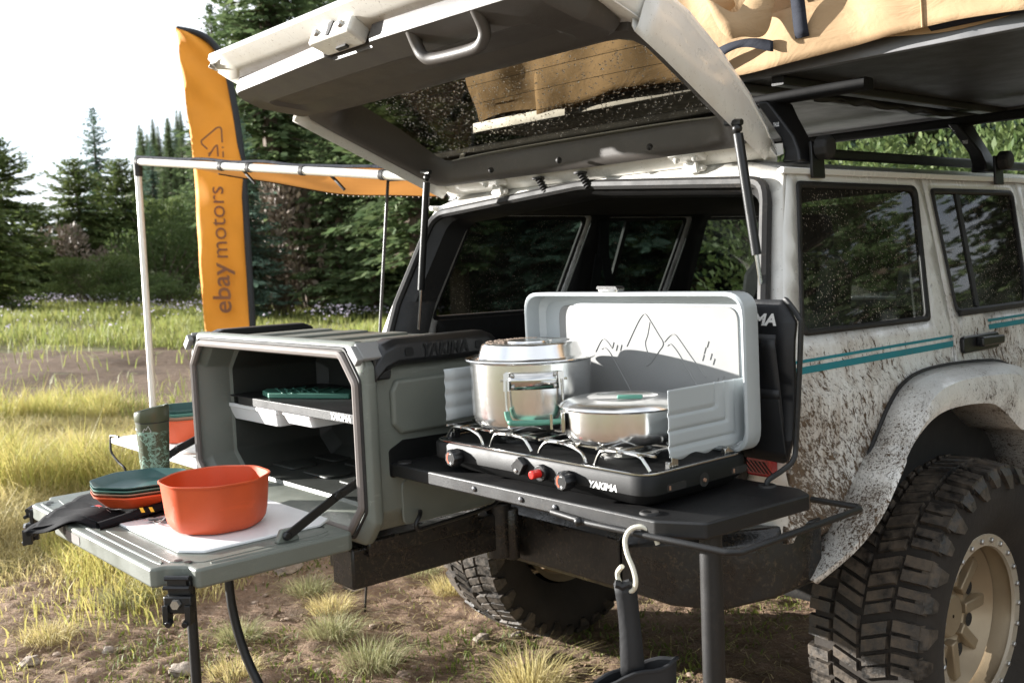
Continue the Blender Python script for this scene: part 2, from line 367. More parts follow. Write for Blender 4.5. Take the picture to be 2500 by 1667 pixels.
# ------------------------------------------------------------------ ground
C2 = Vector((CAM.x, CAM.y))
def ud(x, y): p = Vector((x, y))-C2; return p.dot(RGT), p.dot(FWD)
def pos(u, d): p = C2+RGT*u+FWD*d; return p.x, p.y
def sst(a, b, x): t = np.clip((x-a)/(b-a), 0, 1); return t*t*(3-2*t)
def vnoise(x, y, seed=0):
    def h(i, j):
        n = (i*374761393+j*668265263+seed*974711) & 0x7fffffff; n = ((n ^ (n >> 13))*1274126177) & 0x7fffffff; return ((n ^ (n >> 16)) & 0xffff)/65535.
    xi = np.floor(x).astype(np.int64); yi = np.floor(y).astype(np.int64); fx = x-xi; fy = y-yi; fx = fx*fx*(3-2*fx); fy = fy*fy*(3-2*fy)
    return (h(xi, yi)*(1-fx)+h(xi+1, yi)*fx)*(1-fy)+(h(xi, yi+1)*(1-fx)+h(xi+1, yi+1)*fx)*fy
def hz(x, y):
    x = np.asarray(x, float); y = np.asarray(y, float)
    u = (x-CAM.x)*RGT.x+(y-CAM.y)*RGT.y; d = (x-CAM.x)*FWD.x+(y-CAM.y)*FWD.y
    z = -.0412*np.clip(u, -60, 60)*sst(5, 26, d)
    r = np.hypot(x+.1, y-.8)
    z = z+(vnoise(x*.7, y*.7, 1)-.5)*.16*sst(4.0, 8, r)+(vnoise(x*2.3, y*2.3, 2)-.5)*.05*sst(1.6, 4, r)
    # steep wooded hillside rising behind the trees
    s_ = u/np.maximum(d, 1.)
    hl = sst(48, 92, d)*(8.5*sst(-.40, -.36, s_)+3.5*sst(-.36, -.28, s_)+3*sst(-.28, -.22, s_)+38*sst(-.2, .05, s_))
    hl = hl+sst(60, 200, d)*5
    return z+hl
def zg(x, y): return float(hz(x, y))
def grid(name, x0, x1, y0, y1, nx, ny, fine, m):
    X, Y = np.meshgrid(np.linspace(x0, x1, nx), np.linspace(y0, y1, ny)); Z = hz(X, Y)
    if fine: Z = Z+fine(X, Y)
    v = np.stack([X, Y, Z], -1).reshape(-1, 3); i = np.arange((ny-1)*(nx-1)); a = (i//(nx-1))*nx+i % (nx-1)
    f = np.stack([a, a+1, a+nx+1, a+nx], -1)
    me = bpy.data.meshes.new(name); me.from_pydata(v.tolist(), [], f.tolist()); return mobj(name, me, m, None, True)
def dirt_mat(nm='dry_dirt', f=1.):
    k = NT(nm); a = k.noise(1.3, 5, .6); b = k.noise(9, 6, .65); c = k.noise(55, 5, .7)
    col = k.mix(k.rng(b, .3, .7), (.14, .088, .055), (.31, .21, .14)); col = k.mix(k.math('MULTIPLY', k.rng(c, .45, .75), .6), col, (.40, .305, .225))
    col = k.mix(k.rng(a, .55, .75), col, (.075, .052, .034)); pe = k.voro(46); pm = k.math('MULTIPLY', k.rng(pe, .22, .12), k.rng(k.noise(7, 2), .48, .6))
    col = k.mix(pm, col, (.38, .31, .25)); col = k.mix(1-f, col, (.03, .022, .016)); k.set('Base Color', col); k.set('Roughness', .92); k.set('Specular IOR Level', .2)
    h = k.math('ADD', k.math('MULTIPLY', b, .6), k.math('ADD', k.math('MULTIPLY', c, .35), k.math('MULTIPLY', pm, .3))); k.bump(h, 1.0, .045); return k.m
def meadow_mat():
    k = NT('meadow_ground'); a = k.noise(.35, 5, .6); b = k.noise(5, 5, .7)
    col = k.mix(k.rng(b, .3, .7), (.10, .105, .03), (.24, .20, .085)); col = k.mix(k.rng(a, .5, .7), col, (.21, .15, .10))
    k.set('Base Color', col); k.set('Roughness', .95); k.bump(b, 1., .06); return k.m
def far_mat():
    k = NT('hillside_earth'); a = k.noise(.06, 6, .65); b = k.noise(.5, 5, .7)
    col = k.mix(k.rng(b, .3, .7), (.04, .06, .022), (.11, .10, .05)); col = k.mix(k.rng(a, .60, .72), col, (.22, .15, .115)); k.set('Base Color', col); k.set('Roughness', .95); k.bump(b, 1., .8); return k.m
def track_mask(x, y):                                       # 1 on the bare track
    u = (x-CAM.x)*RGT.x+(y-CAM.y)*RGT.y; d = (x-CAM.x)*FWD.x+(y-CAM.y)*FWD.y
    w_ = (vnoise(x*.8, y*.8, 5)-.5)*1.4
    return sst(10.4, 11.2, d+w_+.06*u)*(1-sst(16.8, 17.8, d+w_+.06*u))
def fine(X, Y):
    return (vnoise(X*7, Y*7, 3)-.5)*.026+(vnoise(X*19, Y*19, 4)-.5)*.020+(vnoise(X*47, Y*47, 6)-.5)*.011
g0 = grid('ground', -330, 330, -330, 330, 331, 331, lambda X, Y: -.12*(1-sst(15, 22, np.hypot(X+1, Y-1))), meadow_mat()); struct(g0)
me = g0.data; me.materials.append(far_mat())
for p in me.polygons:
    if p.center.length > 42: p.material_index = 1
g1 = grid('meadow', -30, 12, -14, 22, 211, 181, lambda X, Y: -.035*(1-sst(5, 7, np.hypot(X+.1, Y-.5)))-.16*sst(17, 19.5, np.hypot(X+9, Y-4)), meadow_mat()); struct(g1)
g2 = grid('campsite_dirt', -6.4, 5.2, -4.4, 6.2, 470, 430, lambda X, Y: fine(X, Y)-.07*sst(4.6, 5.8, np.maximum(np.abs(X+.6)*.92, np.abs(Y-.9)*1.0)), dirt_mat()); struct(g2)
# bare track: a strip of the same dirt, a few millimetres above the meadow
def track():
    us = np.linspace(-14, 9, 90); ts = np.linspace(0, 1, 24); v = []; f = []
    for i, u in enumerate(us):
        for j, t in enumerate(ts):
            d = 10.5+6.8*t-.06*u+(.35*math.sin(u*.9)+.25*math.sin(u*2.1+1))*(1 if t > .5 else -1)*abs(t-.5)*2
            x, y = pos(u, d); v.append((x, y, zg(x, y)+.012+.05*math.sin(math.pi*t)*0+.01*math.sin(7*u+9*t)))
    for i in range(len(us)-1):
        for j in range(len(ts)-1): a = i*len(ts)+j; f.append((a, a+1, a+len(ts)+1, a+len(ts)))
    me = bpy.data.meshes.new('dirt_track'); me.from_pydata(v, [], f); return struct(mobj('dirt_track', me, dirt_mat('dark_track_soil', .62), None, True))
track()
# ------------------------------------------------------------------ grass, flowers, pebbles (uncountable)
def blades(name, P, H, W, lean, m, label, cat, dirn=None, curl=.5):
    n = len(P); a = rng.uniform(0, 2*np.pi, n); wv = np.stack([np.cos(a), np.sin(a), np.zeros(n)], -1)
    b = rng.uniform(0, 2*np.pi, n); ld = np.stack([np.cos(b), np.sin(b), np.zeros(n)], -1)
    if dirn is not None: ld = dirn+.35*ld
    le = (lean*rng.uniform(.2, 1.3, n))[:, None]*ld
    up = np.array([0, 0, 1.]); h = H[:, None]; w_ = (W/2)[:, None]
    p0 = P-wv*w_; p1 = P+wv*w_; mid = P+up*h*.55+le*h*.35*(1-curl*.3); p2 = mid-wv*w_*.75; p3 = mid+wv*w_*.75; tip = P+up*h*(1-np.minimum(.5, np.linalg.norm(le, axis=1)[:, None]*.25))+le*h
    v = np.stack([p0, p1, p2, p3, tip], 1).reshape(-1, 3).astype(np.float32)
    me = bpy.data.meshes.new(name); me.vertices.add(5*n); me.vertices.foreach_set('co', v.ravel())
    base = np.arange(n)*5; q = np.stack([base, base+1, base+3, base+2], -1); t = np.stack([base+2, base+3, base+4], -1)
    lv = np.concatenate([q, t], 1).ravel().astype(np.int32); me.loops.add(7*n); me.loops.foreach_set('vertex_index', lv)
    me.polygons.add(2*n); ls = np.stack([np.arange(n)*7, np.arange(n)*7+4], -1).ravel().astype(np.int32); me.polygons.foreach_set('loop_start', ls)
    me.update(calc_edges=True); me.validate(); o = mobj(name, me, m, None, False); o['kind'] = 'stuff'
    if label: o['label'] = label; o['category'] = cat
    return o
def scat(n, u0, u1, d0, d1, mask):
    u = rng.uniform(u0, u1, n); d = np.sqrt(rng.uniform(d0*d0, d1*d1, n)); u = u*d
    x = C2.x+RGT.x*u+FWD.x*d; y = C2.y+RGT.y*u+FWD.y*d; k2 = mask(x, y, u/d, d) > rng.uniform(0, 1, n); x = x[k2]; y = y[k2]
    return np.stack([x, y, hz(x, y)-.01], -1), (u/d)[k2], d[k2]
MT['grassA'] = leaf_mat('straw_and_green_grass', (.62, .51, .20), (.42, .45, .11), trans=.35)
MT['grassB'] = leaf_mat('dry_straw_grass', (.66, .55, .29), (.52, .46, .18), trans=.35)
MT['grassC'] = leaf_mat('meadow_grass', (.40, .39, .13), (.26, .33, .085), trans=.35)
MT['tuftA'] = leaf_mat('faded_bunch_grass', (.46, .41, .24), (.27, .31, .12), trans=.3)
MT['weed'] = leaf_mat('low_green_weed', (.11, .17, .03), (.22, .23, .05), trans=.25)
MT['flower'] = leaf_mat('pale_violet_petal', (.60, .52, .68), (.74, .68, .80), trans=.3)
# tall grass at the left of the camp (u/d is about (px-1250)/2489)
def mk(x, y, s, d):
    n_ = vnoise(x*1.1, y*1.1, 8); edge = -.335-.10*sst(5.2, 3.4, d)+(n_-.5)*.16
    return sst(edge+.03, edge-.06, s)*(.10+.90*sst(4.5, 5.3, d+(n_-.5)*1.2))*(1-track_mask(x, y)*.92)*(.45+.55*(vnoise(x*2.6, y*2.6, 9) > .42))
P, s_, d_ = scat(150000, -.66, -.26, 3.3, 11.0, mk); hh = (.08+.30*vnoise(P[:, 0]*1.7, P[:, 1]*1.7, 10))*rng.uniform(.5, 1.35, len(P))*(.22+.78*sst(3.8, 6.0, d_))*(1-.25*sst(8.5, 10.5, d_))
gt = vnoise(P[:, 0]*1.4, P[:, 1]*1.4, 11) > .55
blades('tall_grass', P[gt], hh[gt]*1.15*(1+.55*sst(5.6, 6.6, d_[gt])*(vnoise(P[gt][:, 0]*3, P[gt][:, 1]*3, 31) > .5)), rng.uniform(.004, .009, gt.sum()), .55, 'grassA', 'tall yellow green grass growing left of the kitchen box', 'grass')
blades('dry_grass', P[~gt], hh[~gt]*.8, rng.uniform(.004, .008, (~gt).sum()), .95, 'grassB', 'pale dry matted grass at the left edge of the dirt', 'grass')
# meadow
def mm(x, y, s, d): return (1-track_mask(x, y)*.95)*(.35+.65*(vnoise(x*1.2, y*1.2, 12) > .38))
P, s_, d_ = scat(120000, -.62, .05, 9.6, 44, mm); blades('meadow_grass', P, rng.uniform(.12, .42, len(P))*(.6+.6*vnoise(P[:, 0]*.8, P[:, 1]*.8, 13)), .006+.0007*d_, .5, 'grassC', 'sunlit green and straw meadow grass below the tree line', 'grass')
P, s_, d_ = scat(26000, -.62, .02, 17, 44, lambda x, y, s, d: (.08+.92*(vnoise(x*.35, y*.35, 14) > .42))*(vnoise(x*1.1, y*1.1, 15) > .48)*(.35+.65*(d < 30))*(1-track_mask(x, y)))
P = P+np.array([0, 0, .22])+np.stack([np.zeros(len(P)), np.zeros(len(P)), rng.uniform(0, .22, len(P))], -1)
blades('wild_flowers', P, rng.uniform(.02, .05, len(P)), rng.uniform(.03, .075, len(P)), 1.2, 'flower', 'pale violet wild flowers scattered over the meadow', 'flowers')
# short ground cover and straw around the car
def mg(x, y, s, d): return ((vnoise(x*2.2, y*2.2, 16) > .56)*.9+.06)*(d < 8)
P, s_, d_ = scat(70000, -.55, .55, 1.9, 8.5, mg); P[:, 2] += .004
blades('ground_cover', P, rng.uniform(.012, .045, len(P)), rng.uniform(.004, .009, len(P)), 1.0, 'weed', 'low green weeds creeping over the brown dirt', 'weeds')
P, s_, d_ = scat(22000, -.6, .4, 2.0, 9, lambda x, y, s, d: (vnoise(x*1.5, y*1.5, 17) > .4)*.9); P[:, 2] += .012
blades('straw_litter', P, rng.uniform(.02, .035, len(P)), rng.uniform(.002, .004, len(P)), 4.5, 'grassB', 'fallen dry straw lying on the brown dirt', 'straw')
# tufts of bunch grass on the dirt, each a plant of its own
def tuft(i, x, y, r, h, n, m, label):
    a = rng.uniform(0, 2*np.pi, n); q = r*np.sqrt(rng.uniform(0, 1, n))*.55; P = np.stack([q*np.cos(a), q*np.sin(a), np.zeros(n)], -1)
    h *= .58; r *= .85; m = 'tuftA' if m == 'grassA' else m
    o = blades('grass_tuft', P, h*rng.uniform(.5, 1.15, n), rng.uniform(.0018, .0034, n), 1.25, m, None, None, dirn=P/(r*.42+1e-6)); del o['kind']
    o.location = (x, y, zg(x, y)+.0); tag(o, label, 'grass tuft', 'bunch grass tufts on the dirt')
TUF = [(-2.03, .32, .15, .15, 420, 'grassA', 'small green bunch grass tuft on dirt below the tip of the swing arm'),
 (-1.73, .26, .15, .14, 420, 'grassB', 'straw coloured grass tuft just right of the bent black leg'),
 (-1.47, .11, .17, .17, 520, 'grassA', 'green and straw grass tuft in the middle of the bare dirt'),
 (-1.10, .05, .18, .17, 560, 'grassA', 'spreading green grass tuft nearest the bottom edge on open dirt'),
 (-1.54, .76, .13, .16, 360, 'grassB', 'dry grass tuft beside the tread of the left rear tyre'),
 (-1.86, .82, .15, .12, 380, 'grassA', 'dull green grass tuft under the swing arm near the left tyre'),
 (-.50, .30, .16, .28, 520, 'grassB', 'tall golden grass tuft at bottom centre in front of the tyre shadow'),
 (-2.52, -.31, .22, .17, 620, 'grassA', 'dark green grass tuft left of the black table latch'),
 (-1.73, -.16, .14, .13, 420, 'grassA', 'low green grass tuft left of the bent black leg foot'),
 (-1.40, -.34, .16, .11, 380, 'grassB', 'flat straw grass tuft at the bottom edge between the two black legs'),
 (-2.30, -.72, .16, .15, 420, 'grassB', 'dry grass tuft at the bottom left corner of the picture')]
for i, t in enumerate(TUF): tuft(i, *t)
# pebbles
def icos(sub=1):
    bm = bmesh.new(); bmesh.ops.create_icosphere(bm, subdivisions=sub, radius=1); v = np.array([x.co[:] for x in bm.verts]); f = [[y.index for y in x.verts] for x in bm.faces]; bm.free(); return v, f
IV, IF = icos(1)
def stone_mat(nm, a, b):
    k = NT(nm); k.set('Base Color', k.mix(k.rng(k.noise(24, 5, .7), .3, .7), a, b)); k.set('Roughness', .85); k.bump(k.noise(60, 4), .6, .01); return k.m
MT['stone'] = stone_mat('pale_stone', (.22, .17, .13), (.40, .34, .28)); MT['stoneb'] = stone_mat('brown_pebble', (.20, .135, .095), (.40, .31, .24))
P, s_, d_ = scat(2600, -.5, .5, 2.0, 8, lambda x, y, s, d: .25+.75*(vnoise(x*1.8, y*1.8, 18) > .45)); vs = []; fs = []
for p in P:
    r = .004+.016*random.random()**3; sc = np.array([random.uniform(.7, 1.4), random.uniform(.7, 1.4), random.uniform(.45, .8)])*r; b = len(vs)
    vs += (IV*(1+.25*(rng.random((len(IV), 1))-.5))*sc+p+np.array([0, 0, .012])).tolist(); fs += [[j+b for j in f] for f in IF]
me = bpy.data.meshes.new('pebbles'); me.from_pydata(vs, [], fs); o = mobj('pebbles', me, 'stoneb', None, True); o['kind'] = 'stuff'; o['label'] = 'small brown pebbles strewn over the dirt'; o['category'] = 'pebbles'
IV2, IF2 = icos(3)
# crumbs of soil: one mass
P, s_, d_ = scat(16000, -.52, .5, 1.9, 7.5, lambda x, y, s, d: .15+.85*(vnoise(x*2.6, y*2.6, 21) > .47)); n = len(P)
OV = np.array([(1, 0, 0), (-1, 0, 0), (0, 1, 0), (0, -1, 0), (0, 0, 1), (0, 0, -.6), (.6, .6, .5), (-.6, .5, .55)]); OF = np.array([(4, 6, 2), (4, 0, 6), (0, 2, 6), (4, 2, 7), (4, 7, 1), (7, 2, 1), (4, 1, 3), (4, 3, 0), (5, 0, 3), (5, 3, 1), (5, 1, 2), (5, 2, 0)])
rs = .003+.014*rng.random(n)**3.2; a = rng.uniform(0, 6.28, n); ca, sa = np.cos(a), np.sin(a); v = OV[None]*(1+.5*(rng.random((n, 8, 1))-.5)); v = np.stack([v[:, :, 0]*ca[:, None]-v[:, :, 1]*sa[:, None], v[:, :, 0]*sa[:, None]+v[:, :, 1]*ca[:, None], v[:, :, 2]*.7], -1)*rs[:, None, None]+(P+np.array([0, 0, .012]))[:, None]
me = bpy.data.meshes.new('soil_crumbs'); me.from_pydata(v.reshape(-1, 3).tolist(), [], (OF[None]+(np.arange(n)*8)[:, None, None]).reshape(-1, 3).tolist()); o = mobj('soil_crumbs', me, dirt_mat(), None, False); o['kind'] = 'stuff'; o['label'] = 'crumbs of dark brown soil scattered over the dirt'; o['category'] = 'soil'
STN = [(-1.92, .49, .07, 'stone', 'pale flat stone on dirt just under the end of the swing arm'), (-1.0, .5, .042, 'stone', 'pale rounded stone on dirt left of the left rear tyre shadow'),
 (-.67, .14, .04, 'stoneb', 'brown cobble beside the weeds at bottom centre'), (-2.41, .42, .085, 'stone', 'whitish stone below the right edge of the fold-down table'), (-1.57, -.47, .06, 'stone', 'large pale stone at the bottom edge right of the latch leg'),
 (-2.08, -.85, .05, 'stone', 'pale stone at the bottom left corner'), (-1.57, -.21, .035, 'stoneb', 'brown stone near the foot of the bent black leg'), (-2.05, .62, .05, 'stone', 'small pale stone behind the end of the swing arm'),
 (-.29, .69, .045, 'stoneb', 'brown stone in weeds left of the hanging black bag'), (-1.79, .97, .04, 'stone', 'small white stone near the left rear tyre tread'), (-.93, .62, .03, 'stone', 'pale stone at the edge of the tyre shadow'), (-1.98, -.59, .04, 'stone', 'pale stone left of the latch leg'), (-.93, .08, .04, 'stoneb', 'brown stone by the spreading green tuft')]
for i, (x, y, r, m, lab) in enumerate(STN):
    r *= .66
    n1 = np.array([sum(math.sin(3.1*i+a*2.3*(q+1)+b*1.9) for q, (a, b) in enumerate([(v[0], v[1]), (v[2], v[0]), (v[1], v[2])])) for v in IV2])
    v = IV2*(1+.13*n1[:, None])*np.array([1.25, .95, .6])*r; me = bpy.data.meshes.new('stone'); me.from_pydata(v.tolist(), [], IF2)
    o = mobj('stone', me, m, None, True); o.location = (x, y, zg(x, y)+r*.25); o.rotation_euler = (0, 0, i*1.7); tag(o, lab, 'stone', 'loose stones on the dirt')
# ------------------------------------------------------------------ trees
MT['bark'] = mat('grey_brown_bark', (.13, .095, .07), .9, bump=.8, bs=40, var=.3)
MT['needle'] = leaf_mat('spruce_needles', (.105, .16, .07), (.205, .26, .115), trans=.34)
MT['bluenee'] = leaf_mat('blue_spruce_needles', (.10, .17, .12), (.21, .29, .22), trans=.3)
MT['juniper'] = leaf_mat('juniper_foliage', (.105, .155, .048), (.205, .24, .08), trans=.3)
MT['leafy'] = leaf_mat('willow_leaves', (.085, .135, .042), (.16, .20, .07), trans=.35)
MT['drybush'] = leaf_mat('bare_twig_brush', (.20, .155, .12), (.31, .25, .19), trans=.1)
def quads_mesh(name, Cn, D, Wd, Ln, Ww):
    n = len(Cn); a = Cn-Wd*(Ww/2)[:, None]; b = Cn+Wd*(Ww/2)[:, None]; t = Cn+D*Ln[:, None]; m1 = Cn+D*(Ln*.5)[:, None]
    v = np.stack([Cn, m1-Wd*(Ww/2)[:, None], t, m1+Wd*(Ww/2)[:, None]], 1).reshape(-1, 3)
    me = bpy.data.meshes.new(name); me.vertices.add(4*n); me.vertices.foreach_set('co', v.astype(np.float32).ravel())
    me.loops.add(4*n); me.loops.foreach_set('vertex_index', np.arange(4*n, dtype=np.int32)); me.polygons.add(n); me.polygons.foreach_set('loop_start', (np.arange(n)*4).astype(np.int32)); me.update(calc_edges=True); return me
def nrm(a): return a/(np.linalg.norm(a, axis=-1, keepdims=True)+1e-9)
def conifer(h, rad, seed, lean=0., base=.04, dens_=1.0, tipw=.0, shape=.8):
    r = np.random.default_rng(seed); Cn = []; D = []; Wd = []; Ln = []; Ww = []; tb = MB()
    nl = int(h*6.2*dens_)+16
    for i in range(nl):
        t = base+(1-base)*(i/(nl-1))**.92; z = t*h; L_ = rad*((1-t)**shape)*r.uniform(.72, 1.12)+.05*rad
        nb = max(4, int((6 if t < .8 else 5)*r.uniform(.8, 1.3))); a0 = r.uniform(0, 6.28)
        for j in range(nb):
            if r.uniform() < .10: continue
            a = a0+6.283*j/nb+r.uniform(-.3, .3); lj = L_*r.uniform(.65, 1.15); dr = r.uniform(-.42, -.02) if t < .75 else r.uniform(.0, .5)
            d = np.array([math.cos(a), math.sin(a), dr]); d /= np.linalg.norm(d); ns = max(5, int(lj*17*dens_))
            side = np.array([-math.sin(a), math.cos(a), 0])
            if lj > .5: tb.tube([V(0, 0, z), V(*(np.array([0, 0, z])+d*lj*.8))], [.02*h/8, .006], 4, cap=False)
            for s in range(ns):
                u = (s+r.uniform(0, 1))/ns; p = np.array([0, 0, z])+d*lj*u+np.array([0, 0, .10*lj*u*u])
                for sg in (-1, 1):
                    sp = nrm(d*r.uniform(.5, 1.0)+side*sg*r.uniform(.3, 1.0)+np.array([0, 0, r.uniform(-.35, .25)])); Cn.append(p+r.normal(0, .025, 3)); D.append(sp)
                    Wd.append(nrm(np.cross(sp, r.normal(0, 1, 3)*.5+np.array([0, 0, 1])))); Ln.append(lj*r.uniform(.10, .24)*(1.15-u*.5)+.06); Ww.append(r.uniform(.045, .095)*(.6+h/12))
    Cn, D, Wd, Ln, Ww = map(np.array, (Cn, D, Wd, Ln, Ww)); me = quads_mesh('crown', Cn, D, Wd, Ln, Ww)
    tb.tube([V(0, 0, -.3), V(0, 0, h*.3), V(.02*h*r.uniform(-1, 1), 0, h*.65), V(0, 0, h*.97)], [h*.018+.03, h*.014+.02, h*.008+.01, .01], 8)
    return me, tb
def shrub(h, rad, seed, n=2600, leaf=.11, lobes=9, up=.6):
    r = np.random.default_rng(seed); tb = MB(); cs = []
    for i in range(lobes):
        a = r.uniform(0, 6.28); q = rad*r.uniform(.1, .75); cs.append((q*math.cos(a), q*math.sin(a), h*r.uniform(.25, .8), rad*r.uniform(.28, .5)))
        tb.tube([V(q*.1*math.cos(a), q*.1*math.sin(a), -.2), V(q*.5*math.cos(a), q*.5*math.sin(a), cs[-1][2]*.55), V(*cs[-1][:3])], [.03+.012*h, .02+.006*h, .01], 5)
    ci = r.integers(0, lobes, n); cc = np.array(cs)[ci]; dv = nrm(r.normal(0, 1, (n, 3))); q = r.uniform(.35, 1.08, n)**.6
    Cn = cc[:, :3]+dv*(cc[:, 3]*q)[:, None]*np.array([1, 1, .8]); Cn[:, 2] = np.maximum(Cn[:, 2], .03)
    D = nrm(dv+np.array([0, 0, up])+r.normal(0, .5, (n, 3))); Wd = nrm(np.cross(D, r.normal(0, 1, (n, 3))))
    return quads_mesh('crown', Cn, D, Wd, leaf*r.uniform(.6, 1.5, n), leaf*.5*r.uniform(.6, 1.3, n)), tb
def tree_thing(name, data, m, label, cat, group=None):
    me, tb = data; t = thing(name, label, cat, (0, 0, 0), group); c = mobj('crown', me, m, t, False); tb.build('trunk', 'bark', t, smooth=True); return t
def dup(root, label=None):
    r = root.copy(); COL.objects.link(r)
    for ch in list(root.children):
        c = ch.copy(); COL.objects.link(c); c.parent = r; c.matrix_parent_inverse = ch.matrix_parent_inverse
    if label: r['label'] = label
    return r
def at_ud(o, px, d, sc=1., rz=0., dz=0.):
    x, y = pos((px-1250)/2489.*d, d); o.location = (x, y, zg(x, y)+dz); o.scale = (sc, sc, sc); o.rotation_euler = (0, 0, rz); return o
protos = {}
protos['a'] = lambda lab, g=None: tree_thing('spruce_tree', conifer(8, 1.7, 1), 'needle', lab, 'tree', g)
protos['b'] = lambda lab, g=None: tree_thing('blue_spruce_tree', conifer(7.5, 1.9, 2, dens_=1.05), 'bluenee', lab, 'tree', g)
protos['c'] = lambda lab, g=None: tree_thing('pine_tree', conifer(11, 1.75, 3, base=.12, shape=.65), 'needle', lab, 'tree', g)
protos['d'] = lambda lab, g=None: tree_thing('juniper_tree', shrub(5.0, 2.1, 4, 12000, .12, 18), 'juniper', lab, 'tree', g)
protos['g'] = lambda lab, g=None: tree_thing('bushy_pine_tree', conifer(5.2, 2.1, 8, base=.02, shape=.5, dens_=1.25), 'juniper', lab, 'tree', g)
protos['e'] = lambda lab, g=None: tree_thing('willow_bush', shrub(3.4, 1.8, 5, 7000, .10, 16), 'leafy', lab, 'bush', g)
protos['f'] = lambda lab, g=None: tree_thing('bare_bush', shrub(3.4, 1.3, 6, 1500, .16, 12, 1.2), 'drybush', lab, 'bush', g)
first = {}
def plant(kd, px, d, sc, lab, g=None, dz=0.):
    if kd not in first: o = protos[kd](lab, g); first[kd] = o
    else:
        o = dup(first[kd], lab)
        if 'group' in o: del o['group']
        if g: o['group'] = g
    return at_ud(o, px, d, sc, random.uniform(0, 6.28), dz)
TR = [('b', 262, 38, .92, 'pointed blue spruce rising above the junipers left of the awning pole'), ('g', 25, 31, .98, 'dark loose bushy pine at the left edge of the picture'),
 ('g', -20, 27, .72, 'low dark juniper at the far left below the pine'), ('g', 205, 35, .92, 'dense dark green juniper directly left of the white awning pole'), ('g', 315, 36, .95, 'broad juniper under the pointed blue spruce'),
 ('e', 395, 33, .95, 'pale green leafy bush between awning pole and orange flag'), ('e', 450, 36, 1.2, 'light green bush half hidden by the orange flag'), ('f', 215, 33, .9, 'bare grey bush beside the dark juniper at left'),
 ('g', 110, 34, .62, 'small juniper between the left pine and the dense juniper'), ('c', 690, 27, 1.35, 'tall dark pine whose top leaves the frame above the raised tailgate'), ('b', 395, 62, .85, 'lone spruce on the hill shoulder left of the orange flag'),
 ('a', 1010, 27, 1.1, 'spruce behind the left tailgate strut'), ('b', 615, 24, .62, 'young blue spruce just right of the orange flag'), ('f', 680, 25, 1.15, 'bare reddish brush between flag and awning cloth'), ('f', 770, 26, 1.2, 'bare brown brush under the awning cloth'),
 ('a', 840, 25, .85, 'green spruce behind the awning cloth below the tailgate corner'), ('a', 915, 24, .62, 'small spruce seen between the awning pole and the car'), ('c', 800, 33, 1.2, 'tall pine behind the tailgate corner')]
for t in TR: plant(*t)
for i, (px, d, sc, kd) in enumerate([(330, 30, .42, 'e'), (420, 29, .36, 'e'), (230, 30, .36, 'd')]):
    o = plant(kd, px, d, sc, ['low pale green shrub at the meadow edge beside the awning pole', 'low pale green shrub at the meadow edge left of the flag', 'low dark shrub at the meadow edge left of the awning pole'][i]); o.scale = (sc*1.9, sc*1.9, sc)
n = 0
for row, d in enumerate((21.5, 25, 29.5, 35)):
    for px in range(1010+row*60, 3300, 150):
        p2 = px+random.uniform(-50, 50); plant(random.choice('aabbac'), p2, d+random.uniform(-1.5, 1.5), random.uniform(.75, 1.25), 'dark conifer in the forest seen through and around the car', 'forest trees behind the car')
for px, d, kd, sc in [(560, 44, 'c', 1.1), (640, 40, 'a', 1.4), (720, 42, 'c', 1.2), (880, 38, 'c', 1.2), (960, 40, 'a', 1.4), (520, 52, 'a', 1.2), (600, 50, 'c', 1.3)]:
    plant(kd, px, d, sc, 'tall conifer on the slope behind the orange flag and tailgate', 'slope trees behind the flag')
for px, d, kd, sc in [(350, 66, 'a', .55), (372, 70, 'a', .6), (412, 64, 'a', .62), (440, 72, 'c', .5), (468, 66, 'a', .7), (425, 58, 'd', .8), (378, 58, 'd', .7), (505, 66, 'a', .7), (540, 70, 'c', .6), (460, 56, 'd', .9), (350, 54, 'e', .9), (575, 64, 'a', .8)]:
    plant(kd, px, d, sc, 'small tree on the hill shoulder left of and behind the orange flag', 'trees on the hill shoulder')
for px, d in [(2180, 9.5), (2330, 10.5), (2470, 9), (2620, 11), (2060, 11), (2780, 9.5), (2950, 10.5)]:
    plant('e', px, d, .85, 'leafy green bush seen between the car roof and the tent base', 'bushes beyond the car roof')
for i in range(22):
    a = R_(2+i*4.2); rr = 15+6*random.random()+(i % 3)*3; o = plant('acd'[i % 3], 1250, 30, random.uniform(.9, 1.3), 'conifer beyond the front right of the car, mirrored in the side windows', 'trees mirrored in the side windows'); x, y = .8+rr*math.sin(a), 1.0+rr*math.cos(a); o.location = (x, y, 0)
for i in range(70):
    plant('aacb'[i % 4], (q_ := 360+random.uniform(0, 440)), random.uniform(58, 100), random.uniform(.30, .48)*(1 if q_ < 600 else 1.9), 'distant conifer on the hillside behind the flag', 'distant hillside conifers')
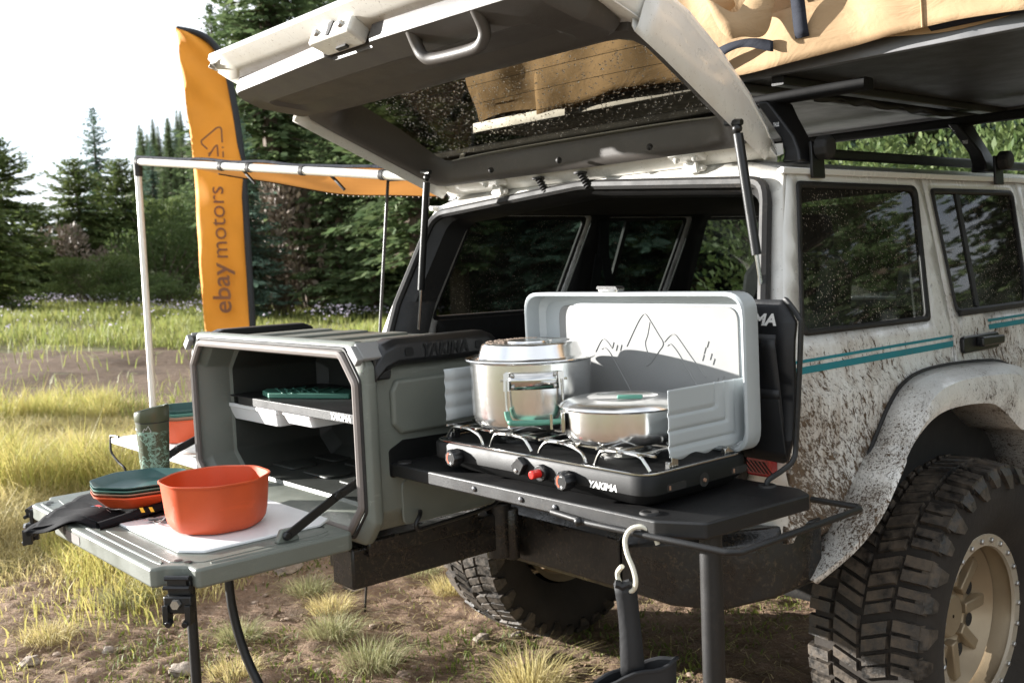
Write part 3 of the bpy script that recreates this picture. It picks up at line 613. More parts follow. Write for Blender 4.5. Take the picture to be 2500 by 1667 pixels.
# woods on the hillside and round the clearing: one mass
def wood(name, pts, label, seed, hmin, hmax, m):
    r = np.random.default_rng(seed); Cn = []; D = []; Wd = []; Ln = []; Ww = []
    for (x, y) in pts:
        h = r.uniform(hmin, hmax); z = zg(x, y)
        k2 = 120; t = r.uniform(.03, 1, k2)**.8; a = r.uniform(0, 6.28, k2); q = h*.24*(1-t)*r.uniform(.2, 1.0, k2)
        Cn.append(np.stack([x+q*np.cos(a), y+q*np.sin(a), z+t*h], -1)); dd = np.stack([np.cos(a), np.sin(a), r.uniform(-.4, .3, k2)], -1); D.append(nrm(dd)); Wd.append(nrm(np.cross(dd, r.normal(0, .4, (k2, 3))+np.array([0, 0, 1])))); Ln.append(h*.13*(1.25-t)); Ww.append(h*.085*(1.2-t))
    me = quads_mesh(name, *[np.concatenate(q) for q in (Cn, D, Wd, Ln, Ww)]); o = mobj(name, me, m, None, False); o['kind'] = 'stuff'; o['label'] = label; o['category'] = 'woods'
pts = [pos(random.uniform(-.26, 1.1)*d, d) for d in [random.uniform(48, 170) for _ in range(800)]]
wood('hillside_woods', pts, 'far conifer woods covering the hillside behind the camp', 3, 4, 9, 'needle')
pts = []
for _ in range(420):
    a = random.uniform(R_(-150), R_(52)); rr = random.uniform(38, 70); pts.append((rr*math.sin(a+R_(180))*-1, rr*math.cos(a+R_(180))*-1))
sd = Vector((SUN.x, SUN.y)).normalized()
pts = [p for p in pts if Vector(p).normalized().dot(sd) < .72 and Vector(p).normalized().dot(FWD) < .55]
wood('clearing_edge_woods', pts, 'conifer woods at the edge of the clearing behind the camera', 4, 6, 11, 'needle')
# ------------------------------------------------------------------ the car
CO = -.105                                                  # centre line of the car
car = thing('off_road_car', 'mud splattered white off-road station wagon with its tailgate raised', 'car', (CO, 1.2, 0))
XP = [(.60, .775), (.72, .805), (.90, .828), (1.118, .838), (1.132, .832), (1.142, .818), (1.20, .815), (1.245, .808), (1.26, .80), (1.60, .712), (1.66, .693)]
def sx(z): return interp(z, XP)
YR = [(.60, .02), (.80, .03), (1.0, .03), (1.20, .04), (1.33, .085), (1.60, .195), (1.66, .235), (1.74, .31)]
def yr(z): return interp(z, YR)
ARCHC, ARCHR = .78, .50
# rear quarter panel and rear door outlines in (Y, z)
def archpts(y0, y1):
    pts = [(.22, .60), (.24, .78), (.33, .93), (.44, 1.03), (.56, 1.075), (.74, 1.085), (.94, 1.07), (1.09, 1.02), (1.20, .92), (1.28, .78), (1.30, .60)]
    return [p for p in pts if y0 <= p[0] <= y1]
seam = [(.79, 1.115), (.812, 1.135), (.83, 1.20), (.838, 1.26), (.862, 1.45), (.876, 1.56), (.884, 1.64)]   # door edge
qwin = rpoly([(.125, 1.262), (.728, 1.256), (.842, 1.622), (.262, 1.625)], .022)
dwin = rpoly([(.878, 1.262), (1.352, 1.262), (1.452, 1.616), (.916, 1.616)], .022)
fwin = rpoly([(1.50, 1.262), (2.10, 1.262), (1.98, 1.616), (1.545, 1.616)], .03)
quarter = [(yr(.80), .80), (.17, .79), (.235, .80), (.33, .93), (.44, 1.03), (.56, 1.075), (.74, 1.085), (.792, 1.083)]+seam+[(yr(1.645)+.01, 1.645), (yr(1.5), 1.5), (yr(1.33), 1.33), (yr(1.2), 1.2), (yr(1.0), 1.0), (yr(.8), .8)]
door = [(y+.006, z) for y, z in [(.792, 1.083)]+seam]+[(1.49, 1.64), (1.47, 1.45), (1.46, 1.2), (1.46, .64), (1.33, .64), (1.30, .78), (1.21, .92), (1.09, 1.02), (.94, 1.07)]
fdoor = [(1.496, 1.64), (2.02, 1.64), (2.22, 1.26), (2.30, .64), (1.466, .64), (1.466, 1.2), (1.476, 1.45)]
for sgn in (1, -1):
    mp_ = lambda y, z, e=0.: V(CO+sgn*(sx(z)+e), y, z)
    dy = 0 if sgn > 0 else .12                                # far side read a little further forward
    mp2 = lambda y, z, e=0.: mp_(y+(dy if y > .1 else dy*max(0, y)/.1), z, e)
    b = MB(); panel(b, quarter, [qwin], mp2, .035); side = b.build('quarter_panel', 'mud', car, solid=.012)
    b = MB(); panel(b, door, [dwin], mp2, .035); dr = b.build('door', 'mud', car, solid=.012)
    b = MB(); panel(b, fdoor, [fwin], mp2, .05); fd = b.build('door', 'mud', car, solid=.012)
    # dark inner trim with the same openings, set inside
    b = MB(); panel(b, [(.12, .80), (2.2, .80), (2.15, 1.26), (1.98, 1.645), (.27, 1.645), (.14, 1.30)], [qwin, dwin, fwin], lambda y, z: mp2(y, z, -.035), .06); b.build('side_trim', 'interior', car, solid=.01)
    for nm, wn, pr in (('quarter_window', qwin, car), ('door_window', dwin, dr), ('front_window', fwin, fd)):
        cx = sum(p[0] for p in wn)/len(wn); cz = sum(p[1] for p in wn)/len(wn)
        b = MB(); ins = [(cx+(y-cx)*.955, cz+(z-cz)*.925) for y, z in wn]; panel(b, wn, [ins], lambda y, z: mp2(y, z, .004), .05)
        if nm == 'quarter_window':
            q = b.build('window_frame', 'rubber', car, solid=.012); pp = q
        else: q = b.build('window_frame', 'rubber', pr, solid=.012); pp = pr
        b = MB(); panel(b, ins, [], lambda y, z: mp2(y, z, -.004), .05); b.build('window_pane', 'wglass', pp if nm == 'quarter_window' else pr)
        if nm == 'door_window':
            b = MB(); b.bar(mp2(1.075, 1.60, -.006), mp2(1.02, 1.275, -.006), (0, 1, 0), .022, .012); b.build('window_divider', 'rubber', pr)
            b = MB(); b.bar(mp2(.885, 1.265, .010), mp2(1.35, 1.265, .010), (0, 0, 1), .016, .012); b.build('window_sill', 'rubber', pr, bevel=.003)
    if sgn > 0:
        # coach stripes
        for z0, z1, y0, y1 in ((1.178, 1.194, .05, .826), (1.203, 1.210, .05, .826)):
            b = MB(); ys = np.linspace(y0, y1, 14); b.loft([[mp_(y, z0, .0012), mp_(y, z1, .0012)] for y in ys], closed=False); b.build('side_stripe', 'tealstripe', car)
        for z0, z1 in ((1.208, 1.222), (1.230, 1.237)):
            b = MB(); ys = np.linspace(1.05, 1.455, 10); b.loft([[mp_(y, z0, .0012), mp_(y, z1, .0012)] for y in ys], closed=False); b.build('side_stripe', 'tealstripe', dr)
        b = MB(); b.prism(rpoly(rect(.865, 1.155, 1.085, 1.20), .012), lambda u, v, h: mp_(u, v, h), .0, .012)
        h_ = b.build('door_handle', 'handleblack', dr, bevel=.003)
        b = MB(); b.prism(rpoly([(.94, 1.168), (1.075, 1.168), (1.08, 1.192), (.94, 1.196)], .008), lambda u, v, h: mp_(u, v, h), .012, .032); b.build('door_handle_grip', 'handleblack', dr, bevel=.004)
    # fender flare: lofted bulge round the arch
    body = [(.135, .69), (.205, .762), (.265, .842), (.33, .928), (.39, 1.005), (.445, 1.070), (.505, 1.112), (.59, 1.130), (.716, 1.135), (.90, 1.130), (1.06, 1.115), (1.17, 1.07), (1.26, .98), (1.33, .86), (1.37, .70)]
    lip = [(-.01, .70), (.10, .80), (.215, .89), (.315, .965), (.40, 1.012), (.455, 1.035), (.52, 1.046), (.60, 1.050), (.70, 1.050), (.79, 1.045), (.87, 1.03), (.95, .985), (1.00, .93), (1.05, .85), (1.09, .70)]
    lip = [(.112, .70), (.172, .765), (.225, .832), (.28, .898), (.34, .958), (.402, 1.005), (.46, 1.034), (.53, 1.046), (.62, 1.048), (.72, 1.044), (.81, 1.030), (.90, .985), (.98, .94), (1.10, .90), (1.26, .72)]
    rings = []; n = len(body)
    for i, ((y0, z0), (y1, z1)) in enumerate(zip(body, lip)):
        out = .105*math.sin(math.pi*min(1, max(0.12, (i+.6)/3))*.5)
        A = mp_(y0, z0, .001); O1 = Vector((CO+sgn*(sx(z0)+out*.55), y0+(y1-y0)*.10, z0+(z1-z0)*.06)); O2 = Vector((CO+sgn*(sx(z0)+out*.92), y0+(y1-y0)*.35, z0+(z1-z0)*.28)); O3 = Vector((CO+sgn*(sx(z0)+out), y0+(y1-y0)*.75, z0+(z1-z0)*.7)); Lp = Vector((CO+sgn*(sx(z0)+out*.96), y1, z1)); In = Vector((CO+sgn*(sx(z0)-.06), y1+(.02 if i < n/2 else -.02), z1-.005))
        rings.append([A, O1, O2, O3, Lp, In])
    rr = [[smooth_curve([r[j] for r in rings], 3)[i] for j in range(6)] for i in range(3*(n-1)+1)]
    b = MB(); b.loft(rr, closed=False); b.build('fender_flare', 'mudflare', car, solid=.006)
    b = MB(); b.tube([mp_(y, z, .004) for y, z in [tuple(p) for p in smooth_curve([(y, z, 0) for y, z in body], 3)] if True] if False else [mp_(p.x, p.y, .004) for p in smooth_curve([(y, z, 0) for y, z in body], 3)], .006, 6); b.build('flare_gasket', 'rubber', car)
    # wheel well
    b = MB(); pr_ = [(CO+sgn*.80, None)]
    ring0 = [(ARCHC+.56*math.cos(a), .48+.60*math.sin(a)) for a in np.linspace(R_(20), math.pi-R_(20), 20)]
    b.loft([[V(CO+sgn*x, y, z) for y, z in ring0] for x in (.78, .45)], closed=False); b.add([V(CO+sgn*.45, y, z) for y, z in ring0], [tuple(range(20))]); b.build('wheel_well', 'axle', car)
    # drip rail
    b = MB(); b.prism([(0, 0), (.020, .002), (.022, .016), (.012, .018), (.0, .012)], lambda u, v, h: V(CO+sgn*(.690+u), h, 1.640+v), .205, 2.05); b.build('drip_rail', 'mud', car, bevel=.002)
# roof
b = MB(); ys = np.linspace(.285, 2.05, 20); xs_ = np.linspace(-1, 1, 25)
b.loft([[V(CO+x*.695, y, 1.652+.070*(1-abs(x)**3.2)+(.0 if y > .3 else -.012*(1-(y-.215)/.085)*0)) for x in xs_] for y in ys], closed=False); b.build('roof', 'white', car, solid=.015)
b = MB(); b.loft([[V(CO+x*.655, y, 1.632+.045*(1-abs(x)**3)) for x in xs_] for y in np.linspace(.26, 2.0, 6)], closed=False); b.build('headliner', 'paleseat', car, solid=.01)
for sgn in (1, -1):
    b = MB(); b.prism(rpoly(rect(0, 0, .03, .028), .008), lambda u, v, h: V(CO+sgn*(.52+u), h, 1.706+v), .50, 2.0); b.build('roof_rail', 'black_trim', car, bevel=.003)
# rear frame with the tailgate opening
def roofz(x): return 1.652+.070*(1-abs(x)**3.2)
outl = [(sx(z)*1.0, z) for z in (.80, .83, 1.0, 1.12, 1.2, 1.26, 1.45, 1.6, 1.652)]; topc = [(x*.693, roofz(x)) for x in np.linspace(.98, -.98, 15)]
outer = outl+topc+[(-x, z) for x, z in outl[::-1]]
opening = rpoly([(-.70, .90), (.70, .90), (.742, 1.20), (.738, 1.33), (.668, 1.625), (.0, 1.672), (-.668, 1.625), (-.738, 1.33), (-.742, 1.20)], [.06, .06, .02, .1, .07, .3, .07, .1, .02])
rm = lambda x, z, e=0.: V(CO+x, yr(z)+e, z)
b = MB(); panel(b, outer, [opening], rm, .04); b.build('rear_frame', 'white', car, solid=.012)
op3 = [rm(x, z, -.012) for x, z in dens(opening, .05)]
b = MB(); b.tube(op3, .015, 8, closed=True); b.build('weatherstrip', 'rubber', car)
b = MB(); o1 = dens(opening, .05); b.loft([[rm(x*.985, .0+1.3+(z-1.3)*.985, -.004) for x, z in o1], [rm(x*.94, 1.3+(z-1.3)*.93, .03) for x, z in o1], [rm(x*.925, 1.3+(z-1.3)*.90, .11) for x, z in o1]], cap=False); b.build('opening_trim', 'black_trim', car)
# cargo floor, sill and interior
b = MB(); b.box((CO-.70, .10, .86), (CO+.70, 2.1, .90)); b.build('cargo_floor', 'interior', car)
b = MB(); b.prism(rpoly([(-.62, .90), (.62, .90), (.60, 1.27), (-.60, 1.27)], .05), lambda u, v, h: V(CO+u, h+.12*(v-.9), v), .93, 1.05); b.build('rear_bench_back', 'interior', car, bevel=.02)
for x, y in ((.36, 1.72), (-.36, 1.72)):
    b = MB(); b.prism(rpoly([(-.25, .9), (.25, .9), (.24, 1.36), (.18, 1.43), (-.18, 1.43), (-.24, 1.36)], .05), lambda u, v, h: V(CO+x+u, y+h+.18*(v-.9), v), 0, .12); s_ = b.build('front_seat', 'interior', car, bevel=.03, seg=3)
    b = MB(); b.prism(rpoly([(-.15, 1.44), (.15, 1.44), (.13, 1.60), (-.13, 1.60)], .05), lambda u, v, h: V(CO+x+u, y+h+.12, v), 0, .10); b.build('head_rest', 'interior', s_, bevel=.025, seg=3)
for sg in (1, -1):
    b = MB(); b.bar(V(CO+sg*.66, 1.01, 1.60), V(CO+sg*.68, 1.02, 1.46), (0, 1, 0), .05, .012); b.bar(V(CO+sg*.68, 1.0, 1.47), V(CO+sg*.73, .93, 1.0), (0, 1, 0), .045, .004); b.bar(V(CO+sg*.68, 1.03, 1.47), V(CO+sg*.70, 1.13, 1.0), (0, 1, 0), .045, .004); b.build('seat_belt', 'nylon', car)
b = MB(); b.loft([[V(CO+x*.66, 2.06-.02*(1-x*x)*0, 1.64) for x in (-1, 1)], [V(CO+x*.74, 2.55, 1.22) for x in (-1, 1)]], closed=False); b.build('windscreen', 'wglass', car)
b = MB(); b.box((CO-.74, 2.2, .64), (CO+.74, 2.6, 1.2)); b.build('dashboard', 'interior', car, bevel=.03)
b = MB(); b.loft([[V(CO+x, y, z) for x in (-.76, -.4, 0, .4, .76)] for y, z in ((2.5, 1.22), (3.2, 1.17), (3.75, 1.08), (3.78, .64))], closed=False); b.build('bonnet', 'mud', car, solid=.02)
for sg in (1, -1):
    b = MB(); b.loft([[V(CO+sg*.79, y, z) for z in (.64, .9, 1.2)] for y in (2.24, 2.6, 3.2, 3.75)], closed=False); b.build('front_wing', 'mud', car, solid=.012)
b = MB(); b.box((CO-.40, .55, .67), (CO+.40, 3.5, .76)); b.build('chassis', 'axle', car)
b = MB(); b.tube([V(CO-.78, .78, .43), V(CO+.72, .78, .43)], .05, 12); b.ball((CO+.05, .78, .43), .13, 12, 8); b.build('rear_axle', 'axle', car)
# tail lights
for sg in (1, -1):
    b = MB(); b.prism(rpoly(rect(.735, .955, .80, 1.09), .012), lambda u, v, h: V(CO+sg*u, h, v), -.005, .03); b.build('tail_light', 'redlens', car, bevel=.006)
# rear bumper: steel bar with end caps
b = MB(); b.prism(rpoly([(-.12, .655), (-.105, .64), (.06, .66), (.06, .785), (-.09, .79), (-.12, .775)], .006), lambda u, v, h: V(CO+h, u, v), -.62, .44); b.build('bumper', 'bumper', car, bevel=.004)
b = MB(); b.prism(rpoly([(-.055, .79), (.03, .79), (.03, .806), (-.055, .806)], .004), lambda u, v, h: V(CO+h, u, v), -.5, .50); b.build('bumper_step', 'bumper', car, bevel=.003)
for sg in (1, -1):
    b = MB()
    sec = lambda x, y, z0, z1: [V(CO+sg*x, y, z0), V(CO+sg*x, y, z1-.03), V(CO+sg*x, y+.03, z1), V(CO+sg*x, .16, z1), V(CO+sg*x, .16, z0)]
    b.loft([sec(.445, -.12, .65, .79), sec(.60, -.118, .645, .825), sec(.72, -.09, .655, .83), sec(.80, .0, .68, .84), sec(.825, .10, .70, .84)]); b.build('bumper_end', 'bumper', car, bevel=.006)
# ---- wheels
def wheel_parts(x, y, z, sg):
    w_ = thing_child = MB(); R, W = .44, .315
    b = MB(); pr_ = [(.235, -.10), (.255, -.118), (.30, -.150), (.36, -.157), (.40, -.148), (.420, -.135), (.427, -.06), (.427, .06), (.420, .135), (.40, .148), (.36, .157), (.30, .150), (.255, .118), (.235, .10)]
    b.lathe(pr_, (x, y, z), 64, 'x')
    ty = b.build('wheel', 'tyremud', car)
    t = MB(); NB = 34
    for i in range(NB):
        for row, (w0, w1, tw, sh) in enumerate(((-.152, -.082, .78, .0), (-.074, -.004, .84, .36), (.004, .074, .84, .86), (.082, .152, .78, .5))):
            a0 = 2*math.pi*(i+sh)/NB; a1 = a0+2*math.pi/NB*(tw+(.08 if i % 2 else -.05)); sk = (.055 if row in (1,) else -.055 if row == 2 else 0)
            r0, r1 = .418, .437+(.003 if i % 2 else 0)
            am_ = (a0+a1)/2
            def P_(a, w__, r): return V(x+w__, y+r*math.cos(a), z+r*math.sin(a))
            k0 = .0 if row in (1, 2) else .012
            for b0_, b1_ in ((a0, am_-.004), (am_+.004, a1)):     # each block is cut by a sipe
                v = []
                for r, g in ((r0, 0), (r1, .003)):
                    rr_ = (r-.01 if row == 0 else r, r-.01 if row == 3 else r)
                    v += [P_(b0_+g/r, w0+g, rr_[0]), P_(b0_+sk+g/r, w1-g, rr_[1]), P_(b1_+sk-g/r, w1-g, rr_[1]), P_(b1_-g/r, w0+g, rr_[0])]
                t.add(v, [(4, 5, 6, 7), (0, 1, 5, 4), (1, 2, 6, 5), (2, 3, 7, 6), (3, 0, 4, 7)])
            if row in (0, 3):                                # side lugs running down the shoulder
                sgn_ = -1 if row == 0 else 1; am = a0+(a1-a0)*(.12 if i % 2 else .3)
                v = [P_(a0+.012, sgn_*.147, .428), P_(a1-.012, sgn_*.147, .428), P_(a1-.02, sgn_*.161, .405), P_(a0+.02, sgn_*.161, .405), P_(am, sgn_*.166, .37 if i % 2 else .385), P_(am+.055, sgn_*.166, .37 if i % 2 else .385)]
                t.add(v, [(0, 1, 2, 3), (3, 2, 5, 4)]); v2 = [q-V(sgn_*.02, 0, 0) for q in v]; t.add(v+v2, [(0, 6, 7, 1), (1, 7, 8, 2), (2, 8, 11, 5), (5, 11, 10, 4), (4, 10, 9, 3), (3, 9, 6, 0)])
    t.build('tyre_tread', 'tyre', ty, smooth=False)
    s = sg; b = MB(); b.lathe([(.225, s*.09), (.218, s*.07), (.205, s*.0), (.20, s*-.10), (.225, s*-.12)], (x, y, z), 48, 'x'); b.lathe([(.02, s*-.01), (.085, s*.0), (.10, s*.012), (.17, s*-.005), (.19, s*.02), (.207, s*.045)], (x, y, z), 48, 'x')
    rm_ = b.build('rim', 'rim', ty)
    b = MB()
    for i in range(9):
        a = 2*math.pi*i/9; c, sn = math.cos(a), math.sin(a); d = V(0, c, sn); q = V(0, -sn, c); X_ = V(1, 0, 0)
        b.obox(V(x+s*.014, y, z)+d*.135, d, q, X_, (.055, .016, .014))
    b.lathe([(.005, s*.03), (.055, s*.028), (.062, s*.02), (.064, s*-.01)], (x, y, z), 24, 'x'); b.build('spokes', 'rim', ty, bevel=.004)
    for i in range(9):
        a = 2*math.pi*(i+.5)/9; b = MB(); b.lathe([(.001, s*.0125), (.02, s*.0125)], (x, y+.135*math.cos(a), z+.135*math.sin(a)), 12, 'x'); b.build('rim_vent', 'rubber', ty)
    b = MB(); b.lathe([(.205, s*.098), (.208, s*.106), (.238, s*.106), (.245, s*.100), (.245, s*.085)], (x, y, z), 64, 'x'); rg = b.build('beadlock_ring', 'ring', ty)
    b0 = None
    for i in range(24):
        a = 2*math.pi*i/24; bb = MB(); bb.lathe([(.0075, s*.104), (.0075, s*.112), (.005, s*.114), (.0005, s*.114)], (x, y+.223*math.cos(a), z+.223*math.sin(a)), 6, 'x'); bb.build('bolt', 'bolt', ty, smooth=False)
    return ty
wheel_parts(.70, .78, .44, 1); wheel_parts(-.91, .78, .44, -1)
# ------------------------------------------------------------------ tailgate (raised)
TH = math.atan2(.32, .70); ct, sn_ = math.cos(TH), math.sin(TH)
def hp(x, s, n): return V(CO+x, .25-s*ct+n*sn_, 1.68+s*sn_+n*ct)
NS = [(-.03, .035), (.0, .055), (.08, .088), (.17, .112), (.30, .132), (.46, .142), (.60, .128), (.74, .085), (.84, .045), (.915, .018)]
HW = [(-.03, .64), (.0, .65), (.2, .672), (.5, .705), (.62, .712), (.80, .712), (.87, .69), (.915, .655)]
def hn(s): return interp(s, NS)
def hw(s): return interp(s, HW)
ss = [-.03, -.01, .0, .04, .08, .13, .17, .24, .30, .38, .46, .53, .60, .67, .74, .79, .84, .88, .915]
gl = rpoly([(-.61, .10), (.61, .10), (.66, .535), (-.66, .535)], .06, 6)
# outer skin with the glass aperture
prm = lambda x, s: hp(x, s, hn(s)-.022*(abs(x)/hw(s))**4)
b = MB(); outl = [(-hw(s), s) for s in ss]+[(hw(s), s) for s in ss[::-1]]; panel(b, outl, [gl], prm, .045); gate = b.build('tailgate', 'mud', car, solid=.006)
# inner steel frame
nin = lambda s: .030 if s < .55 else .030-.035*(s-.55)/.3
inn = lambda x, s: hp(x, s, nin(s))
sin_ = [s for s in ss if .0 <= s <= .89]
io = [(-hw(s)+.012, s) for s in sin_]+[(hw(s)-.012, s) for s in sin_[::-1]]
b = MB(); panel(b, io, [rpoly([(-.622, .085), (.622, .085), (.672, .585), (-.672, .585)], .05, 6)], inn, .05); b.build('inner_frame', 'white', gate, solid=.004)
edge = lambda s, sg: [hp(sg*(hw(s)), s, hn(s)-.022), hp(sg*(hw(s)+.004), s, hn(s)-.035), hp(sg*(hw(s)-.010), s, nin(s)+.01), hp(sg*(hw(s)-.016), s, nin(s))]
for sg in (1, -1):
    b = MB(); b.loft([[hp(sg*(hw(s)-.028), s, .032), hp(sg*(hw(s)-.018), s, .0), hp(sg*(hw(s)-.004), s, -.016), hp(sg*(hw(s)+.003), s, .0), hp(sg*(hw(s)+.002), s, hn(s)-.03)] for s in np.linspace(.03, .60, 12)], closed=False); b.build('side_flange', 'white', gate, solid=.004)
    b = MB(); b.loft([edge(s, sg) for s in ss[1:]], closed=False); b.build('tailgate_edge', 'mud' if sg > 0 else 'white', gate, solid=.004)
b = MB(); xs2 = np.linspace(-.655, .655, 15)
b.loft([[hp(x, .915+.012, .012+.006) for x in xs2], [hp(x, .925, .002) for x in xs2], [hp(x, .885, -.012) for x in xs2], [hp(x, .84, -.018) for x in xs2]], closed=False); b.build('tailgate_lip', 'white', gate, solid=.004)
b = MB(); b.loft([[hp(x, -.01, .05) for x in xs2], [hp(x, -.025, .03) for x in xs2], [hp(x, .0, .012) for x in xs2], [hp(x, .05, .024) for x in xs2], [hp(x, .06, .031) for x in xs2]], closed=False); b.build('hinge_flange', 'white', gate, solid=.004)
# glass and its edge band
b = MB(); panel(b, [(x*1.03, .3075+(s-.3075)*1.04) for x, s in gl], [], lambda x, s: hp(x, s, hn(s)-.014-.012*(abs(x)/.7)**3), .05); gg = b.build('tailgate_glass', 'hglass', gate)
b = MB(); gd = dens(gl, .04)
for k_ in range(5):
    s0 = .17+k_*.075; b.loft([[hp(x, s0-.001, hn(s0)-.0195-.012*(abs(x)/.7)**3), hp(x, s0+.001, hn(s0)-.0195-.012*(abs(x)/.7)**3)] for x in np.linspace(-.53, .53, 20)], closed=False)
b.build('heater_lines', 'rubber', gg, smooth=False)
# plastic trim: funnel round the glass
go = dens(rpoly([(-.615, .085), (.615, .085), (.665, .60), (-.665, .60)], .05, 6), .04); n_ = len(go)
def ringat(poly, f, nn): return [hp(x*f if abs(x) < 9 else x, .3075+(s-.3075)*f, nn) for x, s in poly]
gs = dens(rpoly([(-.578, .118), (.578, .118), (.628, .52), (-.628, .52)], .07, 6), .03); go = dens(rpoly([(-.640, .065), (.640, .065), (.690, .60), (-.690, .60)], .05, 6), .03)
m_ = 96
def resamp(P_, n):
    P_ = [Vector(p) for p in P_]; P_.append(P_[0]); Ls = [0]
    for a, c in zip(P_, P_[1:]): Ls.append(Ls[-1]+(c-a).length)
    out = []
    for i in range(n):
        t = Ls[-1]*i/n; j = max(q for q in range(len(Ls)-1) if Ls[q] <= t); out.append(tuple(P_[j]+(P_[j+1]-P_[j])*((t-Ls[j])/max(1e-9, Ls[j+1]-Ls[j]))))
    return out
gi = resamp(gs, m_); go = resamp(go, m_)
lq = lambda f: [(a[0]+(c[0]-a[0])*f, a[1]+(c[1]-a[1])*f) for a, c in zip(gi, go)]
b = MB(); b.loft([[hp(x, s, hn(s)-.030) for x, s in gi], [hp(x, s, hn(s)-.042) for x, s in lq(.03)], [hp(x, s, .046) for x, s in lq(.18)], [hp(x, s, .020) for x, s in lq(.38)], [hp(x, s, .008) for x, s in lq(.62)], [hp(x, s, .006) for x, s in lq(.92)], [hp(x, s, .020) for x, s in go], [hp(x, s, .034) for x, s in go]], cap=False); b.build('glass_surround', 'taupe', gate)
# lower trim panel: a shallow moulded tray with a recess
po = rpoly([(-.665, .595), (.665, .595), (.675, .70), (.655, .845), (.10, .858), (.09, .835), (-.09, .835), (-.10, .858), (-.66, .835)], [.03, .03, .05, .05, .012, .012, .012, .012, .05], 4)
pr_ = rpoly([(-.57, .62), (.57, .62), (.58, .70), (.56, .755), (.1, .765), (-.1, .765), (-.57, .755)], .03, 4)
b = MB(); po = dens(po, .05); cx, cy = 0, .715
def sc_(P, f, g): return [(x*f, cy+(s-cy)*g) for x, s in P]
nt_ = lambda s: -.014-.042*float(sst(.60, .76, s))
b.loft([[hp(x, s, .012) for x, s in po], [hp(x, s, nt_(s)+.010) for x, s in sc_(po, .993, .97)], [hp(x, s, nt_(s)) for x, s in sc_(po, .98, .92)]], cap=False)
panel(b, sc_(po, .98, .92), [pr_], lambda x, s: hp(x, s, nt_(s)), .05)
pd = dens(pr_, .05); b.loft([[hp(x, s, nt_(s)) for x, s in pd], [hp(x, s, nt_(s)+.010) for x, s in sc_(pd, .96, .60)]], cap=False); panel(b, sc_(pd, .96, .60), [], lambda x, s: hp(x, s, nt_(s)+.010), .06)
lt = b.build('lower_trim', 'taupe', gate)
# grab handle
pts = [hp(x+.055, s, n) for x, s, n in ((.185, .83, -.045), (.185, .80, -.07), (.20, .785, -.09), (.235, .775, -.096), (.355, .77, -.096), (.395, .775, -.09), (.41, .79, -.07), (.415, .83, -.045))]
b = MB(); b.tube(smooth_curve(pts, 4), .014, 10); b.build('grab_handle', 'taupe', gate)
# latch
b = MB(); b.prism(rpoly([(-.095, .838), (.075, .838), (.085, .90), (-.105, .90)], .012), lambda u, v, h: hp(u, v, h), -.052, -.01); la = b.build('latch_plate', 'white', gate, bevel=.006)
b = MB(); b.prism(rpoly([(-.005, -.048), (.008, -.048), (.012, -.01), (-.010, -.01)], .003), lambda u, v, h: hp(u-.01, h, v), .885, .9025); b.prism(rpoly(rect(-.025, .850, .02, .862), .003), lambda u, v, h: hp(u, v, h), -.058, -.05); b.build('latch_jaw', 'rubber', la)
for x in (-.065, .045):
    b = MB(); b.lathe([(.001, .008), (.008, .006), (.010, .0)], (0, 0, 0), 10); o_ = MB(); o_.add([hp(x+v[0], .902+v[2], -.03+v[1]) for v in b.v], b.f); o_.build('latch_screw', 'bolt', la)
for i, x in enumerate((-.45, -.27, .30, .48, .0)):
    b = MB(); b.lathe([(.001, .0), (.004, .0)], (0, 0, 0), 8)
for x in (-.28, .02, .36):
    b = MB(); b.ball(hp(x, .135, .002), .009, 10, 6); b.build('trim_clip', 'rubber', gate)
# hinges and bellows
for x in (-.37, .415):
    b = MB(); b.bar(hp(x, .03, .004), V(CO+x, .232, 1.668), (1, 0, 0), .042, .012); b.tube([hp(x-.035, .012, -.006), hp(x+.035, .012, -.006)], .009, 8); b.obox(hp(x, .05, .012), (1, 0, 0), hp(0, 1, 0)-hp(0, 0, 0), hp(0, 0, 1)-hp(0, 0, 0), (.05, .02, .008)); h_ = b.build('tailgate_hinge', 'white', gate, bevel=.003)
    for e in (-.03, .03):
        b = MB(); b.ball(hp(x+e, .052, .002), .009, 8, 5); b.build('hinge_bolt', 'white', gate)
for x in (-.16, .02):
    b = MB(); p0 = hp(x, .045, .008); p1 = V(CO+x+.025, .222, 1.66)
    pts = [p0+(p1-p0)*(i/12) for i in range(13)]; b.tube(pts, [.013 if i % 2 else .008 for i in range(13)], 10); b.lathe([(.02, 0), (.02, .005), (.005, .008)], p0-V(0, 0, .004), 12); b.build('wire_bellows', 'rubber', gate)
# gas struts
for a, c in ((V(.575, .065, 1.755), V(.625, .085, 1.345)), (V(-.64, .075, 1.752), V(-.742, .085, 1.245))):
    d = c-a; b = MB(); b.tube([a+d*.06, a+d*.74], .0115, 12); st = b.build('gas_strut', 'handleblack', car)
    b = MB(); b.tube([a+d*.70, c], .0048, 8); b.build('strut_rod', 'chrome', st)
    b = MB(); b.ball(a+d*.03, .012, 10, 6); b.tube([a-V(.03, 0, -.004), a+V(.015, 0, 0)], .008, 6); b.build('strut_joint', 'handleblack', st)
